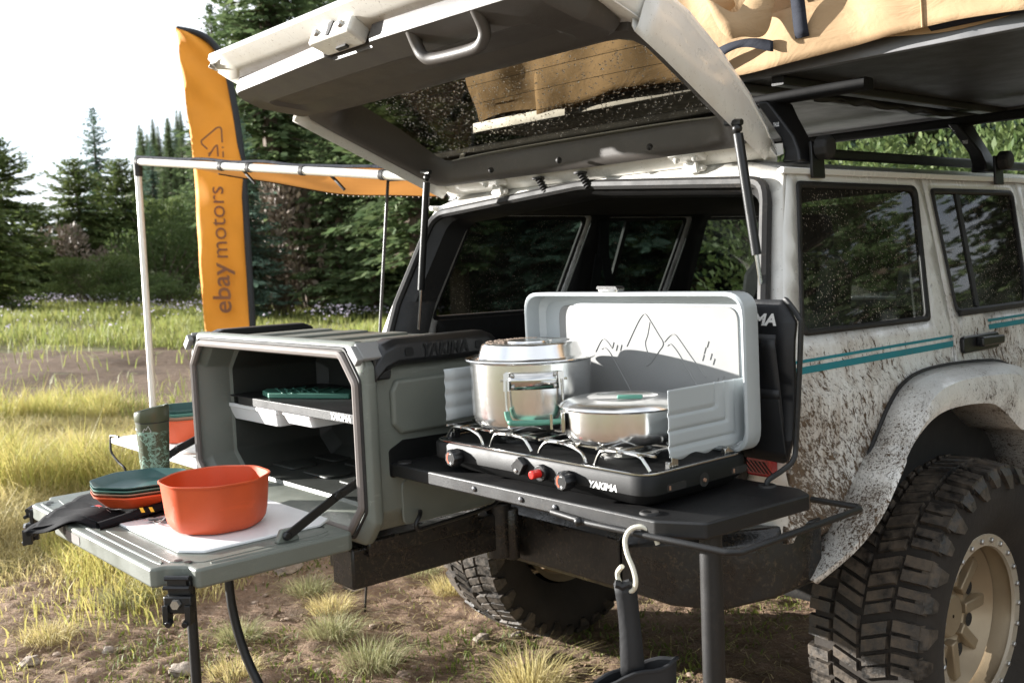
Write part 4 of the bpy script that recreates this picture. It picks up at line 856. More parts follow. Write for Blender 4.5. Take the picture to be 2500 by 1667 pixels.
# rain on the tailgate glass
bv = []; bf = []
DV, DF = icos(1)
rr2 = random.Random(5)
for _ in range(3400):
    x = rr2.uniform(-.58, .58); s = rr2.uniform(.13, .49)
    if not inpoly(x, s, gl): continue
    r = .0011+.0028*rr2.random()**4; nn = hn(s)-.0185-.012*(abs(x)/.7)**3; base = len(bv)
    for v in DV: bv.append(tuple(hp(x+v[0]*r, s+v[1]*r*1.05, nn+v[2]*r*.55)))
    bf += [tuple(j+base for j in f) for f in DF]
b = MB(); b.v = bv; b.f = bf; o = b.build('rain_drops', 'drop', gg); o['kind'] = 'stuff'
# ------------------------------------------------------------------ roof rack
rk = thing('roof_rack', 'black gutter-mount roof rack carrying the tent base', 'roof rack', (CO, .9, 1.66))
for y in (.33, 1.33):
    b = MB(); b.prism(rpoly(rect(-.022, -.014, .022, .014), .01), lambda u, v, h: V(h, y+u, 1.838+v), CO-.86, CO+.86); b.build('cross_bar', 'rackblack', rk)
    for sg in (1, -1):
        b = MB(); sec = lambda x, z, w_, t_: [V(CO+sg*(x-t_), y-w_+.03*(1.83-z)/.16*0, z), V(CO+sg*(x+t_), y-w_, z), V(CO+sg*(x+t_), y+w_, z), V(CO+sg*(x-t_), y+w_, z)]
        b.loft([sec(.60, 1.83, .055, .018), sec(.625, 1.79, .045, .018), sec(.66, 1.735, .035, .02), sec(.675, 1.70, .04, .022), sec(.68, 1.672, .05, .026)]); tw = b.build('rack_tower', 'handleblack', rk, bevel=.006)
        b = MB(); b.bar(V(CO+sg*.712, y+.01, 1.72), V(CO+sg*.716, y+.01, 1.632), (0, 1, 0), .055, .008); b.build('gutter_clamp', 'handleblack', tw, bevel=.002)
        b = MB(); b.lathe([(.001, -.0), (.026, .0), (.030, .006), (.030, .03), (.024, .036), (.001, .038)], (CO+sg*.715-(.038 if sg < 0 else 0), y+.015, 1.705), 10, 'x'); b.build('clamp_knob', 'rubber', tw, smooth=False, bevel=.003)
        if sg > 0: lettering('tower_lettering', 'THULE', .014, lambda u, v, h: V(CO+.6455+h+.045*(1.76-1.76)-v*.45, y-.046, 1.755+v*.9)+V(u*.0, 0, 0) if False else V(CO+.638+u*.55, y-.0475, 1.768+v), 'print', tw, width=.03)
b = MB(); b.tube([V(CO+.50, .27, 1.725), V(CO+.50, .44, 1.728)], .021, 10); b.build('rolled_strap', 'nylon', rk)
# ------------------------------------------------------------------ roof tent
tent = thing('roof_tent', 'tan canvas roof tent on a dark base overhanging the right side', 'roof tent', (.2, .9, 1.9))
Y0, Y1, ZB = .255, 1.55, 1.885
b = MB(); b.box((-.62, Y0+.02, ZB), (1.9, Y1, ZB+.03)); b.build('base_sheet', 'underside', tent)
b = MB(); b.prism(rpoly([(0, 0), (.022, 0), (.022, .012), (.014, .016), (.014, .03), (0, .034)], .002), lambda u, v, h: V(h, Y0+u, ZB-.002+v), -.62, 1.9); b.build('base_rail', 'railgrey', tent, bevel=.001)
for x in (.405, .52, 1.9):
    b = MB(); b.prism(rpoly(rect(0, -.022, .035, 0), .004), lambda u, v, h: V(x+u, h, ZB+v-.0), Y0+.03, Y1-.02); b.build('base_beam', 'railgrey' if x < .5 else 'handleblack', tent)
b = MB(); b.prism(rpoly(rect(-.02, -.03, .02, .0), .004), lambda u, v, h: V(h, Y1+u, ZB+v+.01), -.62, 1.9); b.build('base_rail', 'railgrey', tent)
# seam flap hanging in scallops under the fold
b = MB(); ys = np.linspace(Y0+.30, Y1-.05, 60); b.loft([[V(.47, y, ZB), V(.475+.01*math.sin(y*21), y, ZB-.020-.014*abs(math.sin(y*19)))] for y in ys], closed=False); b.build('fold_flap', 'nylon', tent, solid=.002)
# canvas body with sag and folds
def canvas(x, t):                                           # t 0 bottom .. 1 top ; rear face
    fold = .018*math.sin(x*9+2*t)+.012*math.sin(x*23-5*t)+.03*math.sin(t*5+x*2.2)*t+.012*math.sin(17*t+3*x)+.010*abs(math.sin(x*6.3+t*9))+.008*math.sin(x*41+t*13)*math.sin(x*5)
    sag = -.03*math.exp(-((x-.55)/.25)**2)*math.sin(math.pi*t)
    return V(x, Y0-.005-.055*math.sin(math.pi*min(1, t*1.2))-fold*math.sin(math.pi*min(1, t*1.3+.08))+.32*t*t, ZB+.030+.62*t+.012*math.sin(x*11)*(t < .05)+sag)
b = MB(); b.loft([[canvas(x, t) for x in np.linspace(-.58, 1.88, 140)] for t in np.linspace(0, 1, 46)], closed=False); b.build('canvas_wall', 'canvas', tent)
b = MB(); b.loft([[V(x, Y0+.30+(Y1-Y0-.5)*t, ZB+.65+.25*math.sin(math.pi*t)+.01*math.sin(8*x+9*t)) for x in np.linspace(-.58, 1.88, 30)] for t in np.linspace(0, 1, 12)], closed=False); b.build('canvas_roof', 'canvas', tent)
for xx in (-.58, 1.88):
    b = MB(); b.loft([[V(xx, y, ZB+.03), V(xx+.02*math.sin(9*y), y, ZB+.3), V(xx, Y0+.3+(y-Y0)*.6, ZB+.66)] for y in np.linspace(Y0, Y1, 20)], closed=False); b.build('canvas_end', 'canvas', tent)
b = MB(); b.loft([[V(x, Y1, ZB+.03), V(x, Y1+.02*math.sin(7*x), ZB+.35), V(x, Y1-.2, ZB+.68)] for x in np.linspace(-.58, 1.88, 40)], closed=False); b.build('canvas_wall', 'canvas', tent)
# lower hem and overlapping flap
def hem(x, t):
    p = canvas(x, .16*(1-t)); return V(x, p.y-.018-.022*t-.012*math.sin(x*13)*t, ZB+.135-.118*t+.012*math.sin(x*7+1)*t)
b = MB(); b.loft([[hem(x, t) for x in np.linspace(-.26, 1.88, 110)] for t in np.linspace(0, 1, 8)], closed=False); b.build('canvas_hem', 'canvas', tent, solid=.003)
def flap(x, t): p = canvas(x, .52+.25*(1-t)); return V(x, p.y-.02-.03*t-.018*math.sin(x*12+2*t), p.z-.05*t-.035*math.sin(x*5.3))
b = MB(); b.loft([[flap(x, t) for x in np.linspace(.05, 1.88, 80)] for t in np.linspace(0, 1, 8)], closed=False); b.build('canvas_flap', 'canvas', tent, solid=.003)
# loose canvas loop and black web strap at the corner
def band(P_, wd, m, nm):
    P_ = smooth_curve(P_, 6); b = MB(); b.loft([[p-wd*(.5+.12*math.sin(i*.5)), p, p+wd*(.5-.1*math.sin(i*.6+1))] for i, p in enumerate(P_)], closed=False); b.build(nm, m, tent, solid=.004)
Yc = Y0-.075
band([(.455, Yc+.03, ZB+.215), (.452, Yc-.035, ZB+.19), (.475, Yc-.065, ZB+.150), (.515, Yc-.065, ZB+.115), (.555, Yc-.04, ZB+.105), (.585, Yc-.02, ZB+.14), (.605, Yc+.0, ZB+.20), (.65, Yc+.01, ZB+.245)], V(-.03, -.01, .075), 'canvas', 'canvas_loop')
band([(.36, Yc+.02, ZB+.035), (.45, Yc-.005, ZB+.06), (.53, Yc-.01, ZB+.07), (.60, Yc-.0, ZB+.05)], V(0, 0, .022), 'darkcanvas', 'web_strap')
b = MB(); b.loft([[canvas(x, t)+V(0, -.045, 0) for x in (.655, .690)] for t in np.linspace(.05, .36, 12)], closed=False); b.build('web_strap', 'darkcanvas', tent, solid=.003)
for x, nm in ((.95, 'a'), (1.22, 'b')):
    b = MB(); b.tube([hem(x, t)+V(0, -.003, 0) for t in np.linspace(0, 1, 6)], .0025, 5); b.build('canvas_seam', 'canvas', tent)
b = MB(); b.loft([[V(x, Y0-.010, ZB+.026), V(x, Y0-.026, ZB+.034+.016*max(0, math.sin((x-.95)*3)))] for x in np.linspace(.95, 1.88, 40)], closed=False); b.build('hem_strip', 'darkcanvas', tent, solid=.002)
# ------------------------------------------------------------------ side awning
aw = thing('awning', 'orange tan side awning on white poles, pulled out left of the car', 'awning', (-2.9, .9, 0))
R0 = V(-2.835, -.01, 2.0); R1 = V(-.99, .367, 1.773)
b = MB(); b.tube([R0, R0+(R1-R0)*.33, R0+(R1-R0)*.66, R1], .0175, 12); bm_ = b.build('awning_rod', 'alu', aw)
for t in (.004, .34, .44, .62, .86):
    b = MB(); p = R0+(R1-R0)*t; d = (R1-R0).normalized(); b.tube([p-d*.011, p+d*.011], .021, 10); b.build('rod_clip', 'rubber', bm_)
far = smooth_curve([(-2.83, 0, 1.995), (-2.827, .176, 1.985), (-2.882, .567, 1.941), (-2.906, .862, 1.899), (-2.902, 1.19, 1.865), (-2.73, 1.429, 1.843), (-2.50, 1.68, 1.832), (-2.25, 1.95, 1.83)], 5)
n_ = len(far); rows = []
for i, f in enumerate(far):
    a = R0+(R1-R0)*(i/(n_-1))+V(0, 0, .020+.005*math.sin(i*.7)*math.sin(i*.23)); rows.append([a+(f-a)*q+V(0, 0, .008*math.sin(math.pi*q)*math.sin(i*.5)-.004*math.sin(9*q+i*.6)) for q in np.linspace(0, 1, 18)])
b = MB(); b.loft(rows, closed=False); b.build('awning_cloth', 'awncloth', aw)
b = MB(); b.tube([r[0]+V(0, 0, .004) for r in rows], .0065, 6); b.build('cloth_edge', 'darkcanvas', aw)
b = MB(); b.tube([r[-1] for r in rows[8:]], .006, 6); b.build('cloth_edge', 'darkcanvas', aw)
for i in range(18, len(rows)-1):
    for q in (0, .5):
        b = MB(); b.ball(rows[i][-1]*(1-q)+rows[i+1][-1]*q-V(0, 0, .006), .0045, 6, 4); b.build('edge_light', 'led', aw)
for i, q in ((14, 3), (24, 2)):
    b = MB(); p = rows[i][1]-V(0, 0, .02); b.tube([p, p+V(.05, 0, -.03), p+V(.08, .02, -.07)], .007, 6); b.build('cloth_tie', 'nylon', aw)
for p, q, nm in ((V(-2.835, -.01, 1.985), V(-2.79, -.04, 0), 'near'), (V(-1.505, .519, 1.876), V(-1.62, .36, 0), 'far')):
    b = MB(); r_ = .0155 if nm == 'near' else .0065; b.tube([p, p+(q-p)*.62], r_, 10); b.tube([p+(q-p)*.60, q], r_*.8, 10); po_ = b.build('awning_pole', 'alu' if nm == 'near' else 'handleblack', aw)
    b = MB(); m_ = p+(q-p)*.61; b.tube([m_-V(0, 0, .02), m_+V(0, 0, .02)], r_*1.25, 10); b.build('pole_clamp', 'rubber', po_); b = MB(); b.tube([p-V(0, 0, .055), p+V(0, 0, .01)], r_*1.25, 10); b.build('pole_joint', 'rubber', po_)
b = MB(); b.box((-1.07, .40, 1.71), (-.96, 2.15, 1.80)); b.build('awning_case', 'darkcanvas', aw, bevel=.02)
b = MB(); b.bar(V(-1.51, .517, 1.82), V(-1.05, .42, 1.79), (0, 0, 1), .03, .012); b.build('awning_bracket', 'handleblack', aw, bevel=.003)
# ------------------------------------------------------------------ swing-out kitchen box
BX0, BX1, BY0, BY1, BZ0, BZ1 = -.895, .057, -.645, -.20, .81, 1.29
kit = thing('camp_kitchen', 'grey green swing-out camp kitchen box with fold-down table and side shelves', 'camp kitchen', (-.46, -.42, 0))
def sec(d, y, c=.055, zb=0.): return [(p[0], y, p[1]) for p in rpoly([(BX0+d+c, BZ0+d), (BX1-d-c*.8, BZ0+d), (BX1-d, BZ0+d+c), (BX1-d, BZ1-d-c), (BX1-d-c*.8, BZ1-d), (BX0+d+c*.8, BZ1-d), (BX0+d, BZ1-d-c), (BX0+d, BZ0+d+c)], .025, 4)]
b = MB()
R0 = sec(.0, BY0+.012); 
b.loft([sec(.018, BY0-.001), sec(.006, BY0+.004), R0, sec(.0, BY0+.028), sec(.004, BY0+.036), sec(.020, BY0+.046), sec(.020, BY1-.05), sec(.03, BY1-.01), sec(.05, BY1)], cap=False)
# inner walls and back
inn_ = lambda d, y: [(BX0+d+(x-BX0)*(1-2*d/(BX1-BX0)), y, BZ0+d+(z-BZ0)*(1-2*d/(BZ1-BZ0))) for x, _, z in sec(0, 0, .075)]
b.loft([sec(.018, BY0-.001), sec(.026, BY0+.0), inn_(.045, BY0+.03), inn_(.050, BY0+.10), inn_(.060, BY0+.105)], cap=False)
pb = sec(.05, BY1); b.add(pb, [tuple(range(len(pb)))])
box = b.build('box_body', 'boxgreen', kit, bevel=.002)
b = MB(); b.loft([inn_(.0605, BY0+.104), inn_(.062, BY0+.12), inn_(.066, BY1-.06), inn_(.10, BY1-.035)], cap=False); pb = inn_(.10, BY1-.035); b.add(pb, [tuple(range(len(pb)))]); b.build('box_inside_shaded', 'boxshade', kit)  # added inner skin, darker only to paint the shade inside the box
# weather seal round the opening
b = MB(); sp = [V(x, BY0-.002, z) for x, _, z in dens([(p[0], p[2]) for p in inn_(.030, 0)], .04) ] if False else None
sp = [V(x, BY0-.004, z) for x, z in dens([(p[0], p[2]) for p in inn_(.030, 0)], .04)]
b.tube(sp, .010, 8, closed=True); b.build('opening_seal', 'sealgrey', box)
b = MB(); b.tube([V(x, BY0-.001, z) for x, z in dens([(p[0], p[2]) for p in inn_(.016, 0)], .04)], .004, 6, closed=True); b.build('seal_groove', 'rubber', box)
# moulded ribs on the lid
for i, x in enumerate((-.74, -.54, -.34, -.16)):
    b = MB(); b.prism(rpoly([(x-.045, BZ1-.02), (x-.038, BZ1-.014), (x+.038, BZ1-.014), (x+.045, BZ1-.02)], .004), lambda u, v, h: V(u, h, v), BY0+.085, BY1-.07); b.build('lid_rib', 'boxgreen', box, bevel=.006)
# carry handles, right with raised lettering
for sg, xh in ((1, BX1-.020), (-1, BX0+.016)):
    b = MB(); prof = [(-.035, 1.292), (.012, 1.292), (.030, 1.278), (.034, 1.240), (.020, 1.228), (.004, 1.232), (-.002, 1.262), (-.035, 1.270)]
    def ring_(y, dz, sc): return [V(xh+sg*u*sc, y, 1.262+(v-1.262)*sc+dz) for u, v in prof]
    b.loft([ring_(-.615, -.045, .75), ring_(-.590, -.012, 1.0), ring_(-.555, .0, 1.0), ring_(-.285, .0, 1.0), ring_(-.255, -.012, 1.0), ring_(-.235, -.045, .75)]); hd = b.build('carry_handle', 'handleblack', box, bevel=.004)
    for y in (-.592, -.262):
        b = MB(); b.prism(rpoly([(y-.020, 1.20), (y+.020, 1.20), (y+.026, 1.262), (y-.026, 1.262)], .006), lambda u, v, h: V(xh+sg*h, u, v), -.004, .022); b.build('handle_foot', 'handleblack', hd, bevel=.004)
    if sg > 0: 
        lettering('handle_lettering', 'YAKIMA', .040, lambda u, v, h: V(xh+.0325-.002*0+h+.0*v-(v)*.10, -.42+u, 1.259+v), 'stoveblack', hd, depth=.0022, bold=.035, shear=.25, width=.135)
        for y in (-.525, -.315):
            b = MB(); b.prism(rpoly(rect(y-.012, 1.250, y+.012, 1.270), .008), lambda u, v, h: V(xh+.0325+h-(v-1.259)*.10, u, v), .0, .0015); b.build('handle_slot', 'stoveblack', hd)
# raised side panel, lower panel
b = MB(); b.prism(rpoly([(-.55, 1.195), (-.25, 1.195), (-.235, 1.165), (-.235, 1.09), (-.26, 1.065), (-.54, 1.065), (-.565, 1.09), (-.565, 1.17)], .012), lambda u, v, h: V(BX1-.020+h, u, v), -.005, .012); b.build('side_panel', 'boxgreen', box, bevel=.010, seg=3)
b = MB(); b.prism(rpoly([(-.545, .955), (-.24, .955), (-.24, .845), (-.545, .845)], .02), lambda u, v, h: V(BX1-.020+h, u, v), -.004, .003); b.build('side_panel', 'boxgreen', box, bevel=.003)
# slot the shelf slides out of
b = MB(); b.prism(rpoly([(-.575, .965), (-.225, .965), (-.225, 1.045), (-.535, 1.050), (-.575, 1.030)], .01), lambda u, v, h: V(BX1-.020+h, u, v), -.006, .0035); b.build('shelf_slot', 'stoveblack', box)
# white corner clips
for x, s in ((BX1-.018, 1), (BX0+.018, -1)):
    b = MB(); b.obox(V(x+s*.004, BY0+.028, BZ1-.022), V(1, 0, -s*1).normalized(), V(0, 1, 0), V(s, 0, 1).normalized(), (.024, .030, .006)); b.obox(V(x+s*.0, BY0-.008, BZ1-.030), V(1, 0, -s).normalized(), V(0, 1, 0), V(s, 0, 1).normalized(), (.022, .008, .012)); b.build('corner_clip', 'lidin', box, bevel=.003)
# floor ribs
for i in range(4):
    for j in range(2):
        b = MB(); x = -.80+i*.2; y = -.46+j*.14; b.prism(rpoly(rect(x, y, x+.15, y+.09), .02), lambda u, v, h: V(u, v, BZ0+.062+h), 0, .008); b.build('floor_pad', 'boxshade', box, bevel=.006)  # pads of box plastic, in the same painted-in shade
for x, z, y in ((BX0+.068, 1.045, -.52), (BX0+.068, .985, -.30), (BX0+.068, 1.22, -.45)):
    b = MB(); b.lathe([(.014, 0), (.014, .006), (.008, .012), (.001, .013)], (x, y, z), 10, 'x'); b.build('inner_bolt', 'handleblack', box)
# side rod hook
b = MB(); b.tube(smooth_curve([(BX1-.01, -.50, .872), (BX1+.008, -.515, .868), (BX1+.012, -.53, .850), (BX1+.010, -.52, .836), (BX1+.008, -.49, .836), (BX1+.006, -.30, .846), (BX1+.002, -.27, .862), (BX1-.012, -.262, .872)], 4), .0055, 8); b.build('side_rod', 'blackmetal', box)
# inner shelf
b = MB(); b.box((BX0+.065, -.555, 1.092), (BX1-.06, -.24, 1.097)); b.box((BX0+.12, -.5575, 1.072), (BX1-.062, -.5535, 1.0965)); sh = b.build('inner_shelf', 'blackmetal', kit, bevel=.0015)
lettering('shelf_lettering', 'YAKIMA', .024, lambda u, v, h: V(-.20+u, -.5578-h, 1.084+v), 'print', sh, bold=.04, shear=.2, width=.098)
# ---- fold-down table
TZ = .86
tb_ = rpoly([(-.945, -.70), (-.93, -.685), (.035, -.685), (.045, -.70), (.045, -1.055), (.038, -1.062), (.005, -1.062), (-.03, -1.098), (-.03, -1.118), (-.04, -1.126), (-.665, -1.126), (-.678, -1.116), (-.885, -1.116), (-.90, -1.106), (-.91, -1.066), (-.945, -1.055)], .010, 3)
b = MB(); b.prism(tb_, lambda u, v, h: V(u, v, h), TZ-.042, TZ); tab = b.build('fold_down_table', 'boxgreen', kit, bevel=.006, seg=3)
# raised rim mouldings and inset field
for P_ in ([(-.86, -1.085), (-.80, -1.098), (-.12, -1.098), (-.075, -1.088)], [(.022, -1.02), (.026, -.95), (.026, -.78), (.014, -.735)]):
    b = MB(); b.tube(smooth_curve([(x, y, TZ-.0035) for x, y in P_], 5), .006, 8); b.build('table_moulding', 'boxgreen', tab)
b = MB(); b.prism(rpoly([(-.90, -.715), (-.01, -.715), (.004, -.75), (.004, -1.03), (-.05, -1.078), (-.62, -1.078), (-.88, -1.05), (-.90, -1.03)], .02), lambda u, v, h: V(u, v, h), TZ-.002, TZ+.0012); b.build('table_field', 'boxgreen', tab, bevel=.001)
for x, y in ((-.045, -1.062), (-.018, -1.052), (-.865, -1.075), (-.845, -1.088)):
    b = MB(); b.lathe([(.0005, .0), (.009, .0)], (x, y, TZ+.0022), 14); b.build('drain_hole', 'stoveblack', tab)
b = MB(); b.prism(rpoly(rect(-.575, -.015, -.475, .006), .006), lambda u, v, h: V(u, -1.1262-h, TZ-.018+v), 0, .001); b.build('front_recess', 'sealgrey', tab)
b = MB(); b.lathe([(.0005, 0), (.010, 0)], (-.585, -1.1275, TZ-.016), 14, 'y'); b.build('front_hole', 'stoveblack', tab)
b = MB(); b.prism(rpoly([(-.10, -.705), (-.04, -.71), (-.05, -.725), (-.115, -.72)], .003), lambda u, v, h: V(u, v, TZ+h), .0005, .0015); b.build('table_slot', 'stoveblack', tab)
# arms
def arm(P_, wv, nm='table_arm'):
    b = MB()
    for a, c in zip(P_, P_[1:]): b.bar(a, c, wv, .022, .005)
    o = b.build(nm, 'blackmetal', kit, bevel=.0015)
    for p in P_:
        q = MB(); q.lathe([(.001, .006), (.007, .0055), (.010, .002), (.010, -.006)], p, 12, 'x'); q.build('arm_rivet', 'handleblack', o)
    return o
arm([V(.0, -.605, .975), V(.004, -.70, .940), V(.010, -.835, .876)], (0, .4, 1))
arm([V(-.895, -.575, .992), V(-.897, -.70, .945), V(-.90, -.835, .876)], (0, .4, 1))
for x in (.012, -.905):
    b = MB(); b.prism(rpoly([(-.86, TZ), (-.80, TZ), (-.812, TZ+.030), (-.845, TZ+.030)], .006), lambda u, v, h: V(x+h, u, v), -.022, -.006 if x > 0 else .012); b.build('arm_bracket', 'boxgreen', tab, bevel=.004)
b = MB(); b.prism([(-.76, .952), (-.735, .956), (-.70, .965), (-.69, .953)], lambda u, v, h: V(.004+h, u+.045, v-.005), -.004, .004); b.build('arm_stop', 'blackmetal', kit)
# draw latches at the two front corners
def latch(p, ang):
    d = V(math.cos(ang), math.sin(ang), 0); q = V(-math.sin(ang), math.cos(ang), 0); U = V(0, 0, 1); p = Vector(p); b = MB()
    b.obox(p+d*.006+U*(-.030), q, d, U, (.026, .006, .020)); b.obox(p+d*.012+U*(-.066), q, d, U, (.030, .012, .018)); l_ = b.build('draw_latch', 'handleblack', kit, bevel=.003)
    b = MB(); b.obox(p+d*.017+U*-.021, q, d, U, (.02, .004, .012)); b.tube([p+d*.016+U*-.012-q*.026, p+d*.016+U*-.012+q*.026], .006, 8); b.tube([p+d*.022+U*-.030-q*.028, p+d*.022+U*-.030+q*.028], .005, 8); b.build('latch_bail', 'handleblack', l_)
    for s in (-1, 1): b = MB(); b.obox(p+d*.020+q*s*.024+U*-.085, q, d, U, (.006, .012, .020)); b.tube([p+d*.02+q*s*.018+U*-.10, p+d*.036+q*s*.018+U*-.104], .007, 8); b.build('latch_claw', 'handleblack', l_, bevel=.001)
    b = MB(); c = p+d*.026+U*-.062; b.lathe([(.0005, .010), (.010, .010), (.011, .0)], (0, 0, 0), 6); o = MB(); o.add([c+q*v[0]+U*v[1]+d*v[2] for v in b.v], b.f); o.lathe([(.016, 0), (.016, .003)], (0, 0, 0), 14) if False else None; o.build('latch_bolt', 'bolt', l_, smooth=False)
latch((.002, -1.078, TZ-.006), R_(-48)); latch((-.915, -1.098, TZ-.006), R_(-125))
# legs under the table
b = MB(); b.tube([V(-.035, -1.045, TZ-.04), V(-.045, -1.04, .02)], .011, 10); b.build('table_leg', 'blackmetal', kit)
b = MB(); b.tube(smooth_curve([(-.16, -.90, TZ-.04), (-.155, -.90, .70), (-.13, -.885, .58), (-.075, -.86, .47)], 4), .0105, 10); b.build('table_leg', 'blackmetal', kit)
# ---- right shelf
SZ = 1.0
sp_ = rpoly([(.02, -.572), (.852, -.570), (.930, -.525), (.948, -.236), (.905, -.205), (.02, -.205)], .012, 3)
b = MB(); b.prism(sp_, lambda u, v, h: V(u, v, h), SZ-.031, SZ); shf = b.build('slide_out_shelf', 'blackmetal', kit, bevel=.004, seg=2)
for x, y in ((.062, -.548), (.812, -.537), (.848, -.232)):
    b = MB(); b.lathe([(.004, .001), (.012, .004), (.017, .0035), (.019, .0)], (x, y, SZ), 16); b.build('shelf_grommet', 'rubber', shf)
for x in (.35, .50, .60):
    b = MB(); b.ball((x, -.5728, SZ-.016), .006, 8, 5, (1, .5, 1)); b.build('shelf_rivet', 'railgrey', shf)
b = MB(); rl = [(.585, -.579, .972), (.70, -.581, .968), (.84, -.583, .955), (1.0, -.565, .945), (1.035, -.540, .945), (1.032, -.40, .957), (1.020, -.20, .967), (1.005, -.165, .967), (.93, -.20, .967), (.90, -.215, .972)]
rl = [(.60, -.580, .977), (.70, -.582, .972), (.995, -.556, .968), (1.012, -.54, .968), (1.012, -.17, .968), (1.0, -.155, .968), (.90, -.158, .968)]
b.tube([tuple(p) for p in rl], .0062, 10); ra = b.build('towel_rail', 'blackmetal', kit)
b = MB(); b.ball((.680, -.588, .973), .0085, 10, 6); b.build('rail_screw', 'handleblack', ra)
b = MB(); b.tube([V(.895, -.47, SZ-.03), V(.895, -.47, .02)], .0205, 16); b.tube([V(.895, -.47, .02), V(.895, -.47, .0)], .03, 12); b.build('shelf_leg', 'blackmetal', kit)
# ---- left shelf, white
b = MB(); b.prism(rpoly([(-1.70, -.62), (-.95, -.62), (-.95, -.20), (-1.66, -.20), (-1.70, -.24)], .015, 3), lambda u, v, h: V(u, v, h), .862, .882); wt = b.build('side_shelf', 'whiteplastic', kit, bevel=.004)
b = MB(); b.tube([V(-1.6, -.56, .86), V(-1.6, -.53, .852)], .012, 8); b.build('shelf_knob', 'rubber', wt)
# ---- swing arm and its pivot on the bumper
b = MB(); b.box((-.14, -.64, .690), (-.045, -.17, .790)); b.build('swing_arm', 'bumper', kit, bevel=.006)
b = MB(); b.box((-.80, -.60, .765), (-.03, -.26, .806)); b.build('arm_platform', 'bumper', kit, bevel=.004)
b = MB(); b.prism(rpoly(rect(-.20, -.615, -.155, -.575), .012), lambda u, v, h: V(u, v, h), .715, .775); b.build('arm_latch', 'bumper', kit, bevel=.006)
b = MB(); b.tube([V(-.065, -.165, .665), V(-.065, -.165, .815)], .036, 18); b.tube([V(-.065, -.165, .815), V(-.065, -.165, .826)], .026, 14); b.tube([V(-.035, -.145, .66), V(-.035, -.145, .80)], .02, 10); b.build('swing_pivot', 'bumper', kit, bevel=.004)
# ------------------------------------------------------------------ things in and on the kitchen
tr = thing('white_tray', 'white plastic storage tray slung under the black inner shelf', 'tray', (-.70, -.45, 1.04))
def tray_(x0, x1, y0, y1, z0, z1, rimw, nm):
    b = MB(); ro = rpoly(rect(x0, y0, x1, y1), .015); cx, cy = (x0+x1)/2, (y0+y1)/2
    f = lambda k, z: [V(cx+(u-cx)*k, cy+(v-cy)*k, z) for u, v in ro]
    b.loft([f(.90, z0), f(1.0, z1-.012), f(1.03, z1-.011), f(1.03, z1), f(.98, z1), f(.88, z0+.004)]); return b.build(nm, 'whiteplastic', tr, bevel=.002)
tray_(-.865, -.55, -.55, -.34, 1.022, 1.071, .01, 'tray_body'); tray_(-.54, -.38, -.54, -.34, 1.035, 1.071, .01, 'tray_extension')
gm = thing('grater_mat', 'dark green ridged board lying on the black inner shelf', 'board', (-.58, -.45, 1.098))
b = MB(); gp = rpoly([(-.735, -.485), (-.70, -.515), (-.625, -.535), (-.40, -.405), (-.44, -.36), (-.52, -.345)], .008); b.prism(gp, lambda u, v, h: V(u, v, h), 1.098, 1.113); gb = b.build('board', 'grip', gm, bevel=.003)
for i in range(9):
    for j in range(5):
        u = i/8; v = j/4; x = -.70+.13*u+.05*v; y = -.47-.045*u+.08*v
        if inpoly(x, y, gp):
            b = MB(); b.lathe([(.001, .002), (.004, .0015), (.005, 0)], (x, y, 1.113), 6); b.build('nub', 'grip', gb)
for i in range(4):
    b = MB(); x = -.60+.045*i; b.bar(V(x, -.49+.03*i*.8, 1.114), V(x-.055, -.40+.03*i*.5, 1.114), (1, 0, 0), .006, .004); b.build('ridge', 'grip', gb)
# cutting board
b = MB(); b.prism(rpoly([(-.47, -1.04), (-.10, -1.04), (-.052, -1.0), (-.052, -.715), (-.085, -.675), (-.50, -.675), (-.545, -.72), (-.545, -.985)], .01, 3), lambda u, v, h: V(u, v, h), TZ+.0015, TZ+.0085)
tag(b.build('cutting_board', 'board', None, bevel=.002), 'white plastic cutting board with cut corners under the orange bowl', 'cutting board')
# octagonal tableware: rounded octagon sections
def octo(r, c, z, rot=R_(22.5), rd=.32, n=8):
    P_ = rpoly([(r*math.cos(rot+2*math.pi*i/n), r*math.sin(rot+2*math.pi*i/n)) for i in range(n)], r*rd, 4); return [V(c[0]+u, c[1]+v, z) for u, v in P_]
def vessel(name, c, z, prof, m, label, cat, group=None, rot=R_(30), rd=.32):
    b = MB(); b.loft([octo(r, c, z+h, rot, rd) for r, h in prof]); return tag(b.build(name, m, None, ), label, cat, group)
bz = TZ+.0088
bp = [(r*.885, h) for r, h in [(.02, .0), (.105, .0), (.121, .005), (.132, .018), (.137, .036), (.143, .085), (.146, .112), (.1505, .1135), (.151, .117), (.148, .1185), (.1435, .1165), (.140, .090), (.133, .038), (.126, .018), (.114, .009), (.10, .006), (.02, .005)]]
vessel('orange_bowl', (-.235, -.885), bz, bp, 'orange', 'large orange octagonal serving bowl on the white cutting board', 'bowl', None, R_(18), .52)
pc = (-.545, -.945); pp_ = [(.02, 0), (.088, 0), (.096, .003), (.123, .019), (.127, .0205), (.127, .023), (.122, .0225), (.095, .006), (.086, .0035), (.02, .003)]
pz = TZ+.030
for i, (m, lab) in enumerate((('orange', 'orange plate at the bottom of the plate stack on the black cloth'), ('tan', 'tan plate second from the bottom of the plate stack'), ('teal', 'sea green plate second from the top of the plate stack'), ('dkgreen', 'dark green octagonal plate on top of the plate stack'))):
    sc = [(r, h*(1.55 if i == 0 else 1)) for r, h in pp_]; vessel('camp_plate', pc, pz+(0 if i == 0 else .0125+.0085*(i)), sc, m, lab, 'plate', 'octagonal plates stacked on the table', R_(10))
wc = (-1.40, -.46); wz = .883
